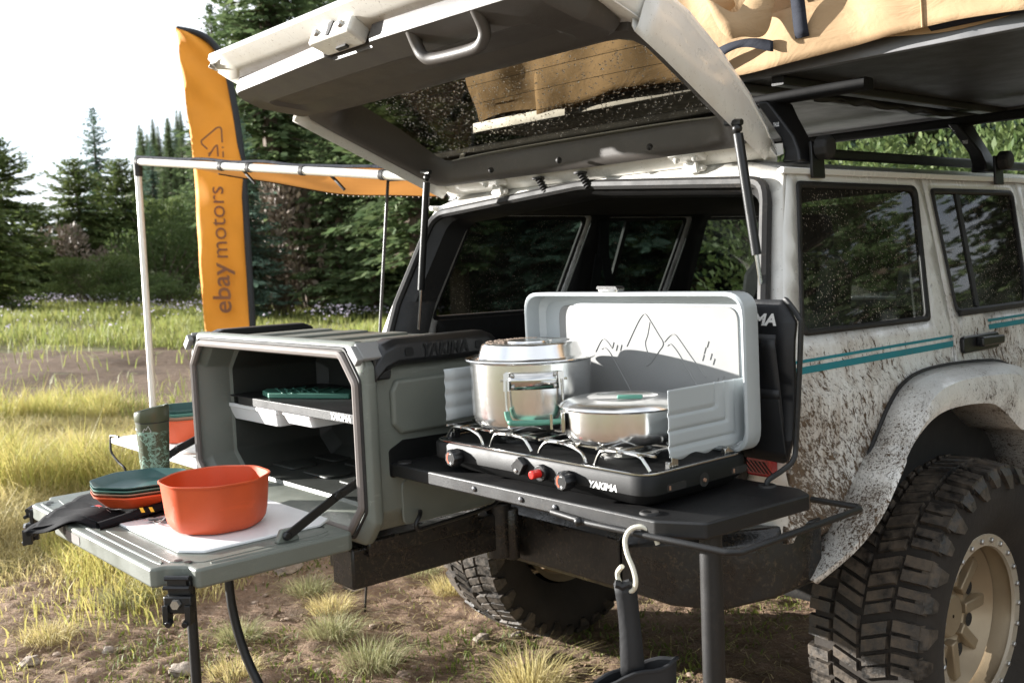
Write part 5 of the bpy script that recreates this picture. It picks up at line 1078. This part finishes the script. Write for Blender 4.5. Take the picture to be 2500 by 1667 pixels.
for i, (m, lab) in enumerate((('orange', 'orange bowl at the bottom of the bowl stack on the white shelf'), ('tan', 'tan bowl second from the bottom of the bowl stack'), ('teal', 'sea green bowl second from the top of the bowl stack'), ('dkgreen', 'dark green bowl on top of the bowl stack on the white shelf'))):
    q = [(.02, 0), (.075, 0), (.083, .004), (.112, .078), (.116, .080), (.116, .0835), (.111, .083), (.078, .006), (.02, .005)]
    vessel('camp_bowl', wc, wz+.012*i, q, m, lab, 'bowl', 'octagonal bowls stacked on the white shelf', R_(5))
pl = thing('wash_basin', 'white round shallow basin with a tan rim line beside the kitchen box', 'basin', (-1.10, -.50, .884))
b = MB(); b.lathe([(.001, .0), (.10, .0), (.125, .010), (.135, .024), (.138, .026), (.138, .022), (.128, .007), (.102, -.001)], (-1.085, -.485, .886), 40); b.build('basin_body', 'whiteplastic', pl)
b = MB(); b.lathe([(.1365, .014), (.1375, .016), (.1365, .018)], (-1.085, -.485, .886), 40); b.build('rim_line', 'tan', pl)
# tumbler
tu = thing('tumbler', 'tall olive green tumbler printed with pale green contour lines', 'tumbler', (-.715, -.84, TZ))
tc_ = V(-.715, -.84, TZ+.0015); rt = lambda z: .034+.010*min(1, z/.20)
b = MB(); b.lathe([(.001, 0), (.033, 0), (.034, .004)]+[(rt(z), z) for z in np.linspace(.01, .205, 12)], tc_, 40); tbd = b.build('tumbler_body', 'olive', tu)
b = MB(); b.lathe([(.0445, .205), (.046, .208), (.046, .232), (.0445, .240), (.040, .238), (.036, .226), (.001, .224)], tc_, 40); ld = b.build('tumbler_lid', 'olive', tu)
for i in range(len(ld.data.vertices)):
    v = ld.data.vertices[i].co; k2 = (v.z-tc_.z-.205)/.035; v.z += max(0, k2)*(.010*((v.x-tc_.x)*RGT.x+(v.y-tc_.y)*RGT.y)/.046)
b = MB(); b.lathe([(.0443, .2025), (.0443, .2055)], tc_, 40); b.build('lid_gap', 'rubber', tu)
def cyl(a, z, e=.0006): r = rt(z)+e; d = -FWD*math.cos(a)+RGT*math.sin(a); return V(tc_.x+d.x*r, tc_.y+d.y*r, tc_.z+z)
rr3 = random.Random(11)
for s0 in range(95):
    b = MB(); a = rr3.choice([rr3.gauss(-1.0, .28), rr3.gauss(.55, .42), rr3.gauss(.1, .3)]); z = rr3.uniform(.0, .155) if a < -.5 else rr3.uniform(.02, .175); pts = []; da = rr3.uniform(-.1, .1); f1 = rr3.uniform(3, 9)
    for i in range(26): pts.append((a, z)); a += da*.5+.16*math.sin(i*.8+f1)*.5; z += .0032*math.cos(i*.55+f1)+.0012; z = min(.178, max(.004, z)); a = max(-1.5, min(1.5, a))
    wd = rr3.choice([.0005, .0006, .0022, .0035, .0005]); b.loft([[cyl(a, z-wd*.5), cyl(a, z+wd*.5+.0002)] for a, z in pts], closed=False); b.build('contour_print', 'sealgreen', tbd, smooth=False)
em = [(0, 0), (.014, .021), (.022, .009), (.027, .0), (0, 0)]; 
def polyprint(P_, m, f, wd, par, nm='emblem'):
    b = MB()
    for (u0, v0), (u1, v1) in zip(P_, P_[1:]):
        d = Vector((u1-u0, v1-v0)).normalized(); n = Vector((-d.y, d.x))*wd/2; b.add([f(u0+n.x, v0+n.y), f(u1+n.x, v1+n.y), f(u1-n.x, v1-n.y), f(u0-n.x, v0-n.y)], [(0, 1, 2, 3)])
    return b.build(nm, m, par, smooth=False)
polyprint([(-.011, .181), (-.004, .190), (.0, .186), (.006, .197), (.013, .181), (-.011, .181)], 'print', lambda u, v: cyl(u/.043-.05, v, .0009), .0008, tbd)
lettering('tumbler_lettering', 'ors', .012, lambda u, v, h: cyl(-.95+u/.043, .188+v, .0009), 'print', tbd, bold=.0)
# folded black cloth
cl = thing('black_bandana', 'folded black printed cloth hanging over the table corner under the plates', 'cloth', (-.65, -1.03, TZ))
O_ = V(-.58, -1.03, 0)
P4 = [V(-.815, -.985, 0), V(-.655, -1.20, 0), V(-.455, -1.075, 0), V(-.44, -.90, 0)]
def clothp(u, v, lay):
    a = P4[0]+(P4[1]-P4[0])*v; c = P4[3]+(P4[2]-P4[3])*v; p = a+(c-a)*u
    z = TZ+.004+.006*lay+.004*math.sin(7*u+3*v+lay)+.003*math.sin(15*v+lay*2)+.006*math.sin(9*u-4*v)*(.5+.5*u)
    ov = max(0, -1.122-p.y); z -= ov*.35+max(0, -.90-p.x)*.0
    return V(p.x, p.y, z+.012*(1-abs(2*u-1))*(v > .2)*0)
for lay in range(3):
    b = MB(); sh_ = .012*lay; b.loft([[clothp(u, v, lay)+V(.012*math.sin(5*v+lay*2)-sh_*.6, .010*math.sin(4*u+lay*3)+sh_*.8, 0) for u in np.linspace(0, 1, 26)] for v in np.linspace(0, 1, 26)], closed=False); cf = b.build('cloth_fold', 'cloth', cl, solid=.002)
b = MB(); e0, e1 = clothp(1, .15, 2), clothp(1, 1, 1)
b.loft([[e0+(e1-e0)*t+V(.015*math.sin(a)-.004, -.004, .010+.011*math.cos(a)) for a in np.linspace(0, 2*math.pi, 13)] for t in np.linspace(-.15, 1.05, 14)], closed=True, cap=False); b.build('cloth_roll', 'cloth', cl)
ce = lambda u, v: clothp(.60+u, .45+v, 2)+V(0, 0, .0075)
for i in range(5):
    pts = [(.12*math.sin(t*1.3+i)+.03*i-.05, .30*t/3-.15+.02*i) for t in np.linspace(0, 2.2, 12)]; polyprint(pts, 'print', ce, .006, cl, 'cloth_print')
polyprint([(-.18, -.02), (-.10, .02)], 'redprint', ce, .05, cl, 'cloth_print'); polyprint([(-.18, .06), (-.12, .09)], 'blueprint', ce, .04, cl, 'cloth_print')
lettering('cloth_lettering', 'Motors', .10, lambda u, v, h: ce(-.05+v, -.20+u), 'print', cl, bold=.01, width=.28)
eg = lambda u, v: V(-.455+.10*u, -.985+.14*u+.0, TZ+.0455-.004)+V(.006*0, 0, -.024*v) + V(.020, -.026, 0)
for k2, m in ((.12, 'yellow'), (.25, 'yellow'), (.55, 'print'), (.7, 'print'), (.85, 'print')): polyprint([(k2, .0), (k2+.03, .5)], m, eg, .05, cl, 'cloth_print')
# carabiner and folded fork
fk = thing('camp_cutlery', 'small folding metal camp cutlery with a wire clip beside the orange bowl', 'cutlery', (-.36, -.99, TZ+.01))
b = MB(); z0 = TZ+.0125; b.tube(smooth_curve([(-.375, -.985, z0), (-.36, -.965, z0+.006), (-.345, -.955, z0+.020), (-.338, -.958, z0+.026), (-.330, -.968, z0+.020), (-.340, -.985, z0+.004), (-.375, -.985, z0)], 5), .0016, 6); b.build('wire_clip', 'chrome', fk)
for i in range(3):
    b = MB(); b.bar(V(-.40+.004*i, -.985-.004*i, z0+.0005+.004*i), V(-.325, -.935-.004*i, z0+.0005+.004*i), (.8, -1, 0), .009, .0014); b.build('cutlery_handle', 'railgrey', fk, bevel=.0004)
# S hooks
b = MB(); b.tube(smooth_curve([(.850, -.560, .955), (.842, -.562, .972), (.826, -.570, .984), (.808, -.582, .980), (.800, -.590, .962), (.806, -.593, .938), (.820, -.593, .912), (.824, -.592, .890), (.814, -.588, .872), (.798, -.588, .868), (.786, -.592, .880), (.784, -.596, .898), (.800, -.600, .915)], 5), .0045, 8); tag(b.build('hook', 'cream', None), 'cream coated S hook hanging on the black towel rail', 'hook')
b = MB(); b.tube(smooth_curve([(-1.67, -.60, .886), (-1.715, -.605, .886), (-1.728, -.608, .880), (-1.73, -.61, .84), (-1.722, -.608, .818), (-1.685, -.60, .79), (-1.655, -.593, .775), (-1.645, -.591, .752), (-1.66, -.594, .732), (-1.69, -.60, .730), (-1.715, -.606, .742)], 5), .0042, 8); tag(b.build('hook', 'blackmetal', None), 'black S hook hanging off the edge of the white side shelf', 'hook')
# hanging cloth bag with strap
hb = thing('hanging_bag', 'black cloth bag hanging by a wide strap from the cream hook', 'bag', (.80, -.59, .60))
uR = V(RGT.x, RGT.y, 0); uF = V(-FWD.x, -FWD.y, 0); sc0 = V(.800, -.594, 0)
for e, ln in ((.010, .165), (-.012, .175)):
    b = MB(); b.loft([[sc0+uF*(e*min(1, .25+t))+uR*(-.020+.003*math.sin(4*t))+uR*.010*t+V(0, 0, .882-ln*t), sc0+uF*(e*min(1, .25+t))+uR*(.020+.010*t)+V(0, 0, .882-ln*t)] for t in np.linspace(0, 1, 10)], closed=False); b.build('bag_strap', 'nylon', hb, solid=.0025)
b = MB(); b.tube([sc0+uR*q+V(0, 0, .880+.003*math.sin(q*300)) for q in np.linspace(-.018, .018, 7)], .008, 8); b.build('strap_loop', 'nylon', hb)
def bagring(z, k2):
    c = sc0+uR*.010+V(0, 0, z); out = []
    for i in range(28):
        a = 2*math.pi*i/28; q = .078*k2*math.cos(a); w_ = .022*math.sin(a)*(1+.25*math.sin(3*a)); out.append(c+uR*q+uF*w_+V(0, 0, .022*(q/.078)*(z > .62)+.003*math.sin(5*a)))
    return out
b = MB(); b.loft([bagring(.722, 1.0), bagring(.718, 1.0), bagring(.69, .98), bagring(.60, .96), bagring(.50, .93), bagring(.485, .86)], cap=False); bq = bagring(.485, .86); b.add(bq, [tuple(range(28))]); b.build('bag_body', 'nylon', hb, solid=.003)
b = MB(); b.tube(bagring(.720, 1.005), .004, 6, closed=True); b.build('bag_hem', 'nylon', hb)
# organiser bag on a wire frame at the end of the shelf
og = thing('organizer_bag', 'black fabric organiser with mesh pockets on a wire frame behind the stove lid', 'organiser', (.72, -.16, SZ))
def om(x, z, e=0.): return V(x, -.150+.0*z-e, z)
op = rpoly([(.48, 1.035), (.838, 1.030), (.855, 1.08), (.868, 1.318), (.838, 1.362), (.48, 1.368)], .012)
b = MB(); panel(b, op, [], lambda x, z: om(x, z, .006*math.sin(9*x+5*z)+.005*math.sin(31*z)*(x > .8)), .03); ob = b.build('back_panel', 'nylon', og, solid=.010)
b = MB(); b.tube(smooth_curve([(.848, -.232, 1.0), (.849, -.228, 1.012), (.856, -.19, 1.026), (.865, -.165, 1.045), (.866, -.155, 1.09), (.879, -.152, 1.30), (.876, -.152, 1.325), (.850, -.152, 1.358), (.842, -.150, 1.362)], 4), .0055, 8); b.build('wire_frame', 'blackmetal', og)
for (x0, x1, z0, z1, m) in ((.50, .845, 1.10, 1.285, 'nylon'), (.77, .85, 1.045, 1.175, 'nylon')):
    b = MB(); nx = 24; b.loft([[om(x, z0+(z1-z0)*t, .016+.022*t+(.010*math.sin(x*70)*t*t if z1 > 1.2 else 0)) for x in np.linspace(x0, x1, nx)] for t in np.linspace(0, 1, 10)], closed=False); b.build('pocket', m, og, solid=.002)
    b = MB(); b.loft([[om(x, z1-.008, .040), om(x, z1+.010, .040)] for x in np.linspace(x0, x1, 6)], closed=False); b.build('pocket_hem', 'nylon', og, solid=.003)
# mesh pocket: real net of thin cords
b = MB()
for i in range(22):
    z = 1.02+i*.010
    for j in range(26):
        x = .52+j*.010+(.005 if i % 2 else 0)
        if x < .775: b.add([om(x-.004, z, .045), om(x, z+.0055, .047), om(x+.004, z, .045), om(x, z-.0055, .043), om(x, z, .041)], [(0, 1, 2, 3), (0, 4, 1), (2, 4, 3)])
mo = b.build('mesh_pocket', 'nylon', og, smooth=False); mo['kind'] = 'stuff'
b = MB()
for i in range(8):
    z = 1.012-.0*i+.004*i
    for j in range(34): x = .50+j*.0098; b.add([om(x-.004, z, .03+.004*i), om(x, z+.003, .034+.004*i), om(x+.004, z, .03+.004*i), om(x, z-.003, .026+.004*i)], [(0, 1, 2, 3)])
mo = b.build('mesh_pocket', 'nylon', og, smooth=False); mo['kind'] = 'stuff'
lettering('organizer_lettering', 'YAKIMA', .032, lambda u, v, h: om(.765+u, 1.322+v, .022), 'print', og, bold=.04, shear=.25, width=.135)
# ------------------------------------------------------------------ feather flag
fl = thing('feather_flag', 'tall orange feather flag with brown lettering standing in the meadow', 'flag', (-6.3, 2.25, 0))
fd_ = V(RGT.x, RGT.y, 0); D9 = 9.0
def fpos(px, py, e=0.):                                    # flat banner 9 m away, facing the camp
    t = D9; u = (px-1250)/2489.; v = -(py-833.5)/2489.
    return CAM+(V(Mx[0][0], Mx[1][0], Mx[2][0])*u+V(Mx[0][1], Mx[1][1], Mx[2][1])*v-V(Mx[0][2], Mx[1][2], Mx[2][2]))*t+V(Mx[0][2], Mx[1][2], Mx[2][2])*e
FLY = [(72, 430, 432), (80, 432, 474), (92, 434, 502), (110, 437, 522), (140, 441, 542), (180, 446, 556), (230, 451, 567), (300, 459, 579), (400, 470, 592), (500, 478, 599), (600, 486, 605), (700, 493, 611), (800, 500, 617), (900, 507, 622), (980, 512, 626)]
b = MB(); rows = []
for (py, l, r) in FLY: rows.append((py, l, r))
rr_ = []
for i in range(len(rows)-1):
    for t in np.linspace(0, 1, 6, endpoint=False):
        a, c = rows[i], rows[i+1]; py = a[0]+(c[0]-a[0])*t; l = a[1]+(c[1]-a[1])*t; r = a[2]+(c[2]-a[2])*t
        rr_.append([fpos(l+(r-l)*q, py, .03*math.sin(py*.012+q*3.0)+.018*math.sin(py*.05-q*7)*(1 if py < 260 else .35)+.03*math.sin(q*3.14)) for q in np.linspace(0, 1, 12)])
b.loft(rr_, closed=False); b.build('flag_cloth', 'flag', fl, solid=.002)
b = MB(); b.tube(smooth_curve([fpos(r, py) for py, l, r in FLY]+[fpos(640, 1230)], 4), [.030]*(4*len(FLY)+1), 8); b.build('flag_pole', 'nylon', fl)
ftx = lambda u, v, h: fpos(552+v*.98-.0*u+(-u)*-.0+(-(u))*.00, 610-u, .06)
def ft(u, v, h): py = 605-u; return fpos(541+(py-605)*.072-v, py, .07)
lettering('flag_lettering', 'ebay', 62, lambda u, v, h: ft(u-100, v, h), 'brown', fl, bold=.012, width=122)
lettering('flag_lettering', 'motors', 58, lambda u, v, h: ft(u+60, v-2, h), 'brown', fl, bold=-.004, width=172)
def strokes(P_, wd, nm): return polyprint(P_, 'brown', lambda u, v: fpos(u, v, .07), wd, fl, nm)
strokes([(512, 368), (498, 355), (497, 348), (535, 316), (543, 315), (546, 320), (548, 352)], 4.0, 'flag_emblem'); strokes([(515, 386), (530, 362), (536, 358), (538, 386)], 4.0, 'flag_emblem'); strokes([(514, 380), (523, 374)], 3.5, 'flag_emblem')
strokes([(549, 362), (549.5, 366)], 4.5, 'flag_emblem'); strokes([(550, 373), (550.5, 388)], 3.5, 'flag_emblem'); strokes([(520, 402), (548, 408)], 3.5, 'flag_emblem')
# ------------------------------------------------------------------ two-burner stove
sv = thing('camp_stove', 'black two-burner camp stove with an open pale grey lid on the slide-out shelf', 'stove', (.49, -.38, 1.0))
SX0, SX1, SY0, SY1, S0, S1 = .165, .818, -.548, -.240, 1.004, 1.066
so_ = rpoly(rect(SX0, SY0, SX1, SY1), .042, 6)
def srng(k2, z): return [V(.4915+(u-.4915)*(1-k2/.326), -.394+(v+.394)*(1-k2/.154), z) for u, v in so_]
b = MB(); b.loft([srng(.034, S0), srng(.026, S0+.003), srng(.006, S0+.020), srng(.0, S0+.026), srng(0, S1-.006), srng(.003, S1-.001), srng(.008, S1)], cap=True); body = b.build('stove_body', 'stoveblack', sv)
b = MB(); b.loft([srng(.007, S1+.0015), srng(.016, S1+.003), srng(.022, S1-.002)], cap=False)
q = srng(.022, S1-.002); b.add(q, [tuple(range(len(q)))]); top = b.build('drip_tray', 'stovetop', sv)
b = MB(); b.tube([p+V(0, 0, .001) for p in srng(.006, S1+.0005)], .0022, 6, closed=True); b.build('tray_rim', 'chrome', top)
for x, z in ((.272, 1.040), (.620, 1.037)):                # knobs
    b = MB(); pr = []
    for j, (r, h) in enumerate(((.017, 0), (.019, -.006), (.0185, -.022), (.0155, -.026))): pr.append([V(x+r*(1+.05*math.cos(9*a))*math.cos(a), SY0+h, z+r*(1+.05*math.cos(9*a))*math.sin(a)) for a in np.linspace(0, 2*math.pi, 54, endpoint=False)])
    b.loft(pr); kn = b.build('control_knob', 'handleblack', sv)
    b = MB(); a_ = np.linspace(R_(110), R_(250), 10); b.loft([[V(x+.0075*math.cos(a), SY0-.0265, z+.009*math.sin(a)), V(x+.011*math.cos(a), SY0-.0265, z+.013*math.sin(a))] for a in a_], closed=False); b.build('knob_mark', 'orange', kn, smooth=False)
    b = MB(); b.lathe([(.0005, -.0262), (.012, -.0262)], (x, SY0, z), 24, 'y'); b.build('knob_face', 'stoveblack', kn)
    b = MB(); b.obox(V(x+.003, SY0-.0268, z+.010), V(1, 0, 0), V(0, 1, 0), V(0, 0, 1), (.003, .0002, .0007)); b.obox(V(x+.003, SY0-.0268, z-.010), V(1, 0, 0), V(0, 1, 0), V(0, 0, 1), (.003, .0002, .0007)); b.obox(V(x+.003, SY0-.0268, z-.010), V(1, 0, 0), V(0, 1, 0), V(0, 0, 1), (.0007, .0002, .003)); b.build('knob_sign', 'print', kn, smooth=False)
b = MB(); b.tube([V(.545, SY0+.002, 1.041), V(.545, SY0-.012, 1.041)], .017, 16); ig = b.build('igniter_boss', 'handleblack', sv, bevel=.002); b = MB(); b.tube([V(.545, SY0-.01, 1.041), V(.545, SY0-.034, 1.041)], .0085, 14); b.build('igniter_button', 'red', ig, bevel=.002)
b = MB(); b.prism(rpoly([(.458, 1.048), (.480, 1.066), (.500, 1.052), (.484, 1.028), (.468, 1.030)], .003), lambda u, v, h: V(u, SY0+h, v), -.012, .002); lc = b.build('lid_catch', 'handleblack', sv, bevel=.002); b = MB(); b.lathe([(.001, -.0145), (.004, -.014), (.0045, -.012)], (.4745, SY0, 1.037), 10, 'y'); b.build('catch_rivet', 'bolt', lc)
lettering('stove_lettering', 'YAKIMA', .018, lambda u, v, h: V(.707+u, SY0-h-.0002, 1.036+v), 'print', body, bold=.03, shear=.22, width=.072)
for y0, w_ in ((-.495, .055), (-.305, .05)):               # side slots and gas inlet
    b = MB(); b.prism(rpoly(rect(y0, -.007, y0+w_, .007), .006), lambda u, v, h: V(SX1+h, u, 1.038+v), -.001, .0006); b.build('side_slot', 'rubber', body); b = MB(); b.obox(V(SX1+.001, y0+.008, 1.038), V(1, 0, 0), V(0, 1, 0), V(0, 0, 1), (.0008, .002, .004)); b.build('slot_tab', 'tan', body)
b = MB(); b.lathe([(.0005, .0008), (.014, .0008)], (SX1, -.388, 1.037), 18, 'x'); b.build('gas_inlet', 'rubber', body); b = MB(); b.lathe([(.0005, .004), (.0035, .004), (.004, .0)], (SX1, -.388, 1.036), 10, 'x'); b.build('inlet_nipple', 'tan', body)
# burners
for x in (.335, .635):
    b = MB(); c = (x, -.395, S1); b.lathe([(.062, -.001), (.064, .004), (.055, .007), (.050, .003)], c, 32); b.lathe([(.045, .003), (.046, .012), (.040, .018), (.030, .019), (.028, .024), (.010, .026), (.001, .026)], c, 32); b.build('burner', 'steel', sv)
# wire grates
def grate(x0, x1, nm):
    b = MB(); z = 1.096; y0, y1 = -.515, -.275; r = .0030
    for y in (y0+.012, (y0+y1)/2-.02, y1-.01): b.tube([V(x0, y, z), V(x1, y, z)], r, 6)
    n = 6
    for i in range(n):
        x = x0+.02+(x1-x0-.04)*i/(n-1); b.tube([V(x, y0-.012, z+.004), V(x, y0+.06+.02*(i % 2), z+.004)], r*.9, 6); b.tube([V(x, y1+.008, z+.004), V(x, y1-.06-.02*(i % 2), z+.004)], r*.9, 6)
    xm = (x0+x1)/2
    for y in (y0, y1): b.tube(smooth_curve([(x0+.005, y, S1+.004), (x0+.015, y, z-.012), (x0+.035, y, z), (x0+.085, y, z), (xm-.025, y, z-.012), (xm-.012, y, z-.034), (xm+.006, y, z-.036), (xm+.022, y, z-.010), (xm+.04, y, z), (x1-.035, y, z), (x1-.015, y, z-.012), (x1-.003, y, S1+.004)], 4), r*1.15, 7)
    return b.build('pot_grate', 'chrome', sv)
grate(.185, .478, 'l'); grate(.492, .800, 'r')
# lid standing open: pressed tray
LX0, LX1, LZ0, LZ1, LY = .198, .836, 1.068, 1.384, -.222
lo = rpoly(rect(LX0, LZ0, LX1, LZ1), .045, 6)
def lring(k2, y): return [V(.517+(u-.517)*(1-k2/.319), y+.004*(1.384-v)/.3, 1.226+(v-1.226)*(1-k2/.158)) for u, v in lo]
b = MB(); b.loft([lring(.004, LY-.056), lring(.0, LY-.054), lring(.0, LY-.02), lring(.004, LY-.004), lring(.016, LY)], cap=True)
b.v = b.v[:]; ld = None
bb = MB(); bb.loft([lring(.004, LY-.056), lring(.0, LY-.053), lring(.0, LY-.012), lring(.010, LY+.002)], cap=False); q = lring(.010, LY+.002); bb.add(q, [tuple(range(len(q)))])
bb.loft([lring(.004, LY-.056), lring(.008, LY-.054), lring(.008, LY-.014), lring(.022, LY-.004)], cap=False); q = lring(.022, LY-.004); bb.add(q, [tuple(range(len(q)))])
ld = bb.build('stove_lid', 'lid', sv)
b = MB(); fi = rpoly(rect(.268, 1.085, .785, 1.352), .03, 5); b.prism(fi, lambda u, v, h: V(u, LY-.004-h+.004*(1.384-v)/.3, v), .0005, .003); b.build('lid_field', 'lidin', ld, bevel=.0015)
# embossed mountain outline: raised beads
def bead(P_, r=.0015):
    r = min(r, .0016)
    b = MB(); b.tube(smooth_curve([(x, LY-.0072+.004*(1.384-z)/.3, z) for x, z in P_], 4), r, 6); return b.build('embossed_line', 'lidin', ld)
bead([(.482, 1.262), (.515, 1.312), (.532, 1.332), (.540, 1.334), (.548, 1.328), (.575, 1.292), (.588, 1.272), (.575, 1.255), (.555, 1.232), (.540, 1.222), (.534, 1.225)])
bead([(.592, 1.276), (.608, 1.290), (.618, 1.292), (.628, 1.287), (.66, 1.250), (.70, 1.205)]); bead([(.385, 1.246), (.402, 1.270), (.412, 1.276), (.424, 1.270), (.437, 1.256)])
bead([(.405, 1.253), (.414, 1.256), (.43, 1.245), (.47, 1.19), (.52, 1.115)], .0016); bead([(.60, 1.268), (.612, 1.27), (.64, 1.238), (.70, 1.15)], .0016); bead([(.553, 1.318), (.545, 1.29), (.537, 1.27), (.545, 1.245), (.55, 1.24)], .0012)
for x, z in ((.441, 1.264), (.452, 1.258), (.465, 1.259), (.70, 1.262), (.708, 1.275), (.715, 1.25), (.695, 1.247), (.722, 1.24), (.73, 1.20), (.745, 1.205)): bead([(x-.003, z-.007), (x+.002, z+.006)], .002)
b = MB(); b.prism(rpoly([(.445, 1.384), (.500, 1.384), (.505, 1.392), (.440, 1.394)], .002), lambda u, v, h: V(u, LY+h, v), -.05, -.03); b.tube([V(.455, LY-.05, 1.388), V(.495, LY-.05, 1.388)], .003, 8); b.build('lid_latch', 'chrome', ld, bevel=.001); b = MB(); b.prism(rpoly([(.438, 1.391), (.505, 1.389), (.498, 1.397), (.442, 1.398)], .002), lambda u, v, h: V(u, LY+h, v), -.052, -.028); b.build('latch_lever', 'handleblack', ld, bevel=.001)
# wind shields
def shield(xh, yh, yf, x1, z0, z1, nm):
    P_ = rpoly([(0, z0), (1, z0+.004), (1, z1-.02), (.96, z1), (0, z1+.004)], [.0, .06, .02, .015, .0])
    b = MB(); nx, nz = 40, 36; g = []
    for j in range(nz):
        row = []
        for i in range(nx):
            t = i/(nx-1); q = j/(nz-1); z = z0+(z1-z0)*q; w_ = 0
            for k2 in (.16, .40, .64):                       # pressed L-shaped ribs
                e = min(abs(q-k2), 9) if t > k2*.55+.06 else 9; e2 = abs(t-(k2*.55+.06)) if q > k2 else 9; w_ = max(w_, math.exp(-(min(e*1.0, e2*1.5)/.022)**2))
            row.append(V(xh+(x1-xh)*t-.0035*w_, yh+(yf-yh)*t, z+(.004*math.sin(t*20) if q == 0 else 0)))
        g.append(row)
    b.loft(g, closed=False); return b.build(nm, 'lid', sv, solid=.0012)
shield(.806, -.232, -.470, .806, 1.086, 1.214, 'wind_shield')
b = MB(); nz = 30; b.loft([[V(.187+.004*math.sin(q*22)*0+.0035*abs(math.sin(q*12.5)), y, 1.106+.118*q) for y in (-.515, -.48, -.43, -.38, -.30, -.235)] for q in np.linspace(0, 1, nz)], closed=False); b.build('wind_shield', 'lid', sv, solid=.0012)
for x, y in ((.802, -.452), (.802, -.285), (.192, -.49)):
    b = MB(); b.bar(V(x, y, 1.066), V(x, y, 1.096), (0, 1, 0), .018, .003); b.obox(V(x-.004, y-.012, 1.072), V(1, 0, 0), V(0, 1, 0), V(0, 0, 1), (.005, .005, .008)); b.build('shield_bracket', 'chrome', sv, bevel=.001)
b = MB(); b.ball((.812, -.238, 1.196), .004, 8, 5); b.build('shield_hinge', 'chrome', sv)
# ------------------------------------------------------------------ stock pot
pt = thing('stock_pot', 'tall brushed steel pot with a lid and a green gripped handle on the left burner', 'pot', (.345, -.415, 1.11))
c = V(.358, -.405, 1.102)
b = MB(); b.lathe([(.001, 0), (.105, 0), (.118, .004), (.127, .014), (.131, .03), (.133, .142), (.142, .146), (.1435, .148), (.142, .150), (.131, .147), (.128, .14)], c, 72); pbod = b.build('pot_body', 'steel', pt)
b = MB(); b.lathe([(.130, .148), (.118, .150), (.114, .154), (.106, .178), (.102, .182), (.092, .183), (.087, .180), (.06, .1815), (.001, .1825)], c, 72); plid = b.build('pot_lid', 'steel', pt)
b = MB(); b.lathe([(.05, .182), (.048, .185), (.02, .186), (.001, .186)], c, 40); b.build('lid_plate', 'steel', plid)
b = MB(); rr4 = random.Random(3)
for _ in range(120):
    a = rr4.uniform(2.2, 4.6); q = rr4.uniform(.055, .098); b.ball(c+V(q*math.cos(a), q*math.sin(a), .1835), rr4.uniform(.001, .0028), 5, 3, (1.4, 1, .4))
lf = b.build('lid_debris', 'stoneb', plid); lf['kind'] = 'stuff'
def pol(a, z, r): d = -FWD*math.cos(a)+RGT*math.sin(a); return V(c.x+d.x*r, c.y+d.y*r, c.z+z)
HA = .03
b = MB(); b.loft([[pol(HA+a, .092, .1345), pol(HA+a, .128, .1350)] for a in np.linspace(-.40, .40, 14)], closed=False); br = b.build('handle_bracket', 'chrome', pt, solid=.0015, off=1)
for a in (-.33, .33):
    for z in (.098, .122):
        b = MB(); b.ball(pol(HA+a, z, .1365), .0048, 10, 6); b.build('rivet', 'bolt', br)
for s in (-1, 1): b = MB(); b.bar(pol(HA+s*.43, .127, .136), pol(HA+s*.43, .090, .139), (RGT.x, RGT.y, 0), .012, .006); b.tube([pol(HA+s*.43, .112, .136), pol(HA+s*.51, .112, .143)], .0025, 6); b.build('handle_ear', 'chrome', br)
wire = smooth_curve([pol(HA-.42, .112, .142), pol(HA-.42, .07, .145), pol(HA-.41, .045, .147), pol(HA-.37, .030, .149), pol(HA-.28, .025, .151), pol(HA+.28, .025, .151), pol(HA+.37, .030, .149), pol(HA+.41, .045, .147), pol(HA+.42, .07, .145), pol(HA+.42, .112, .142)], 5)
b = MB(); b.tube(wire, .0028, 8); b.build('handle_wire', 'chrome', pt); b = MB(); b.tube(wire[9:-9], .0062, 10); b.build('handle_grip', 'grip', pt)
# frying pan
fp = thing('lidded_pan', 'low brushed steel pan with a flat lid on the right burner', 'pan', (.64, -.405, 1.11))
c2 = V(.640, -.415, 1.100)
b = MB(); b.lathe([(.001, 0), (.095, 0), (.107, .004), (.116, .014), (.119, .03), (.120, .066), (.126, .069), (.1275, .071), (.126, .073)], c2, 72); b.build('pan_body', 'steel', fp)
b = MB(); b.lathe([(.125, .072), (.121, .076), (.108, .081), (.085, .083), (.072, .0845), (.066, .080), (.001, .0795)], c2, 72); pl_ = b.build('pan_lid', 'steel', fp)
b = MB(); b.bar(V(c2.x+.005, c2.y-.02, c2.z+.086), V(c2.x+.045, c2.y+.01, c2.z+.086), (-.6, .8, 0), .014, .008); b.build('lid_grip', 'grip', pl_, bevel=.003)
hd_ = lambda z, e: V(c2.x-(.119+e)*RGT.x*.985+(.119+e)*-FWD.x*.17, c2.y-(.119+e)*RGT.y*.985+(.119+e)*-FWD.y*.17, c2.z+z)
b = MB(); b.obox(hd_(.043, .004), V(RGT.x, RGT.y, 0), V(FWD.x, FWD.y, 0), V(0, 0, 1), (.004, .022, .020)); b.build('pan_bracket', 'chrome', fp, bevel=.002); b = MB(); b.tube([hd_(.06, .012)-V(0, .02, 0), hd_(.03, .012)-V(0, .02, 0)], .003, 8); b.build('pan_handle', 'chrome', fp)
for n in bpy.data.objects:
    if n.type == 'EMPTY' and 'label' not in n: print('unlabelled', n.name)
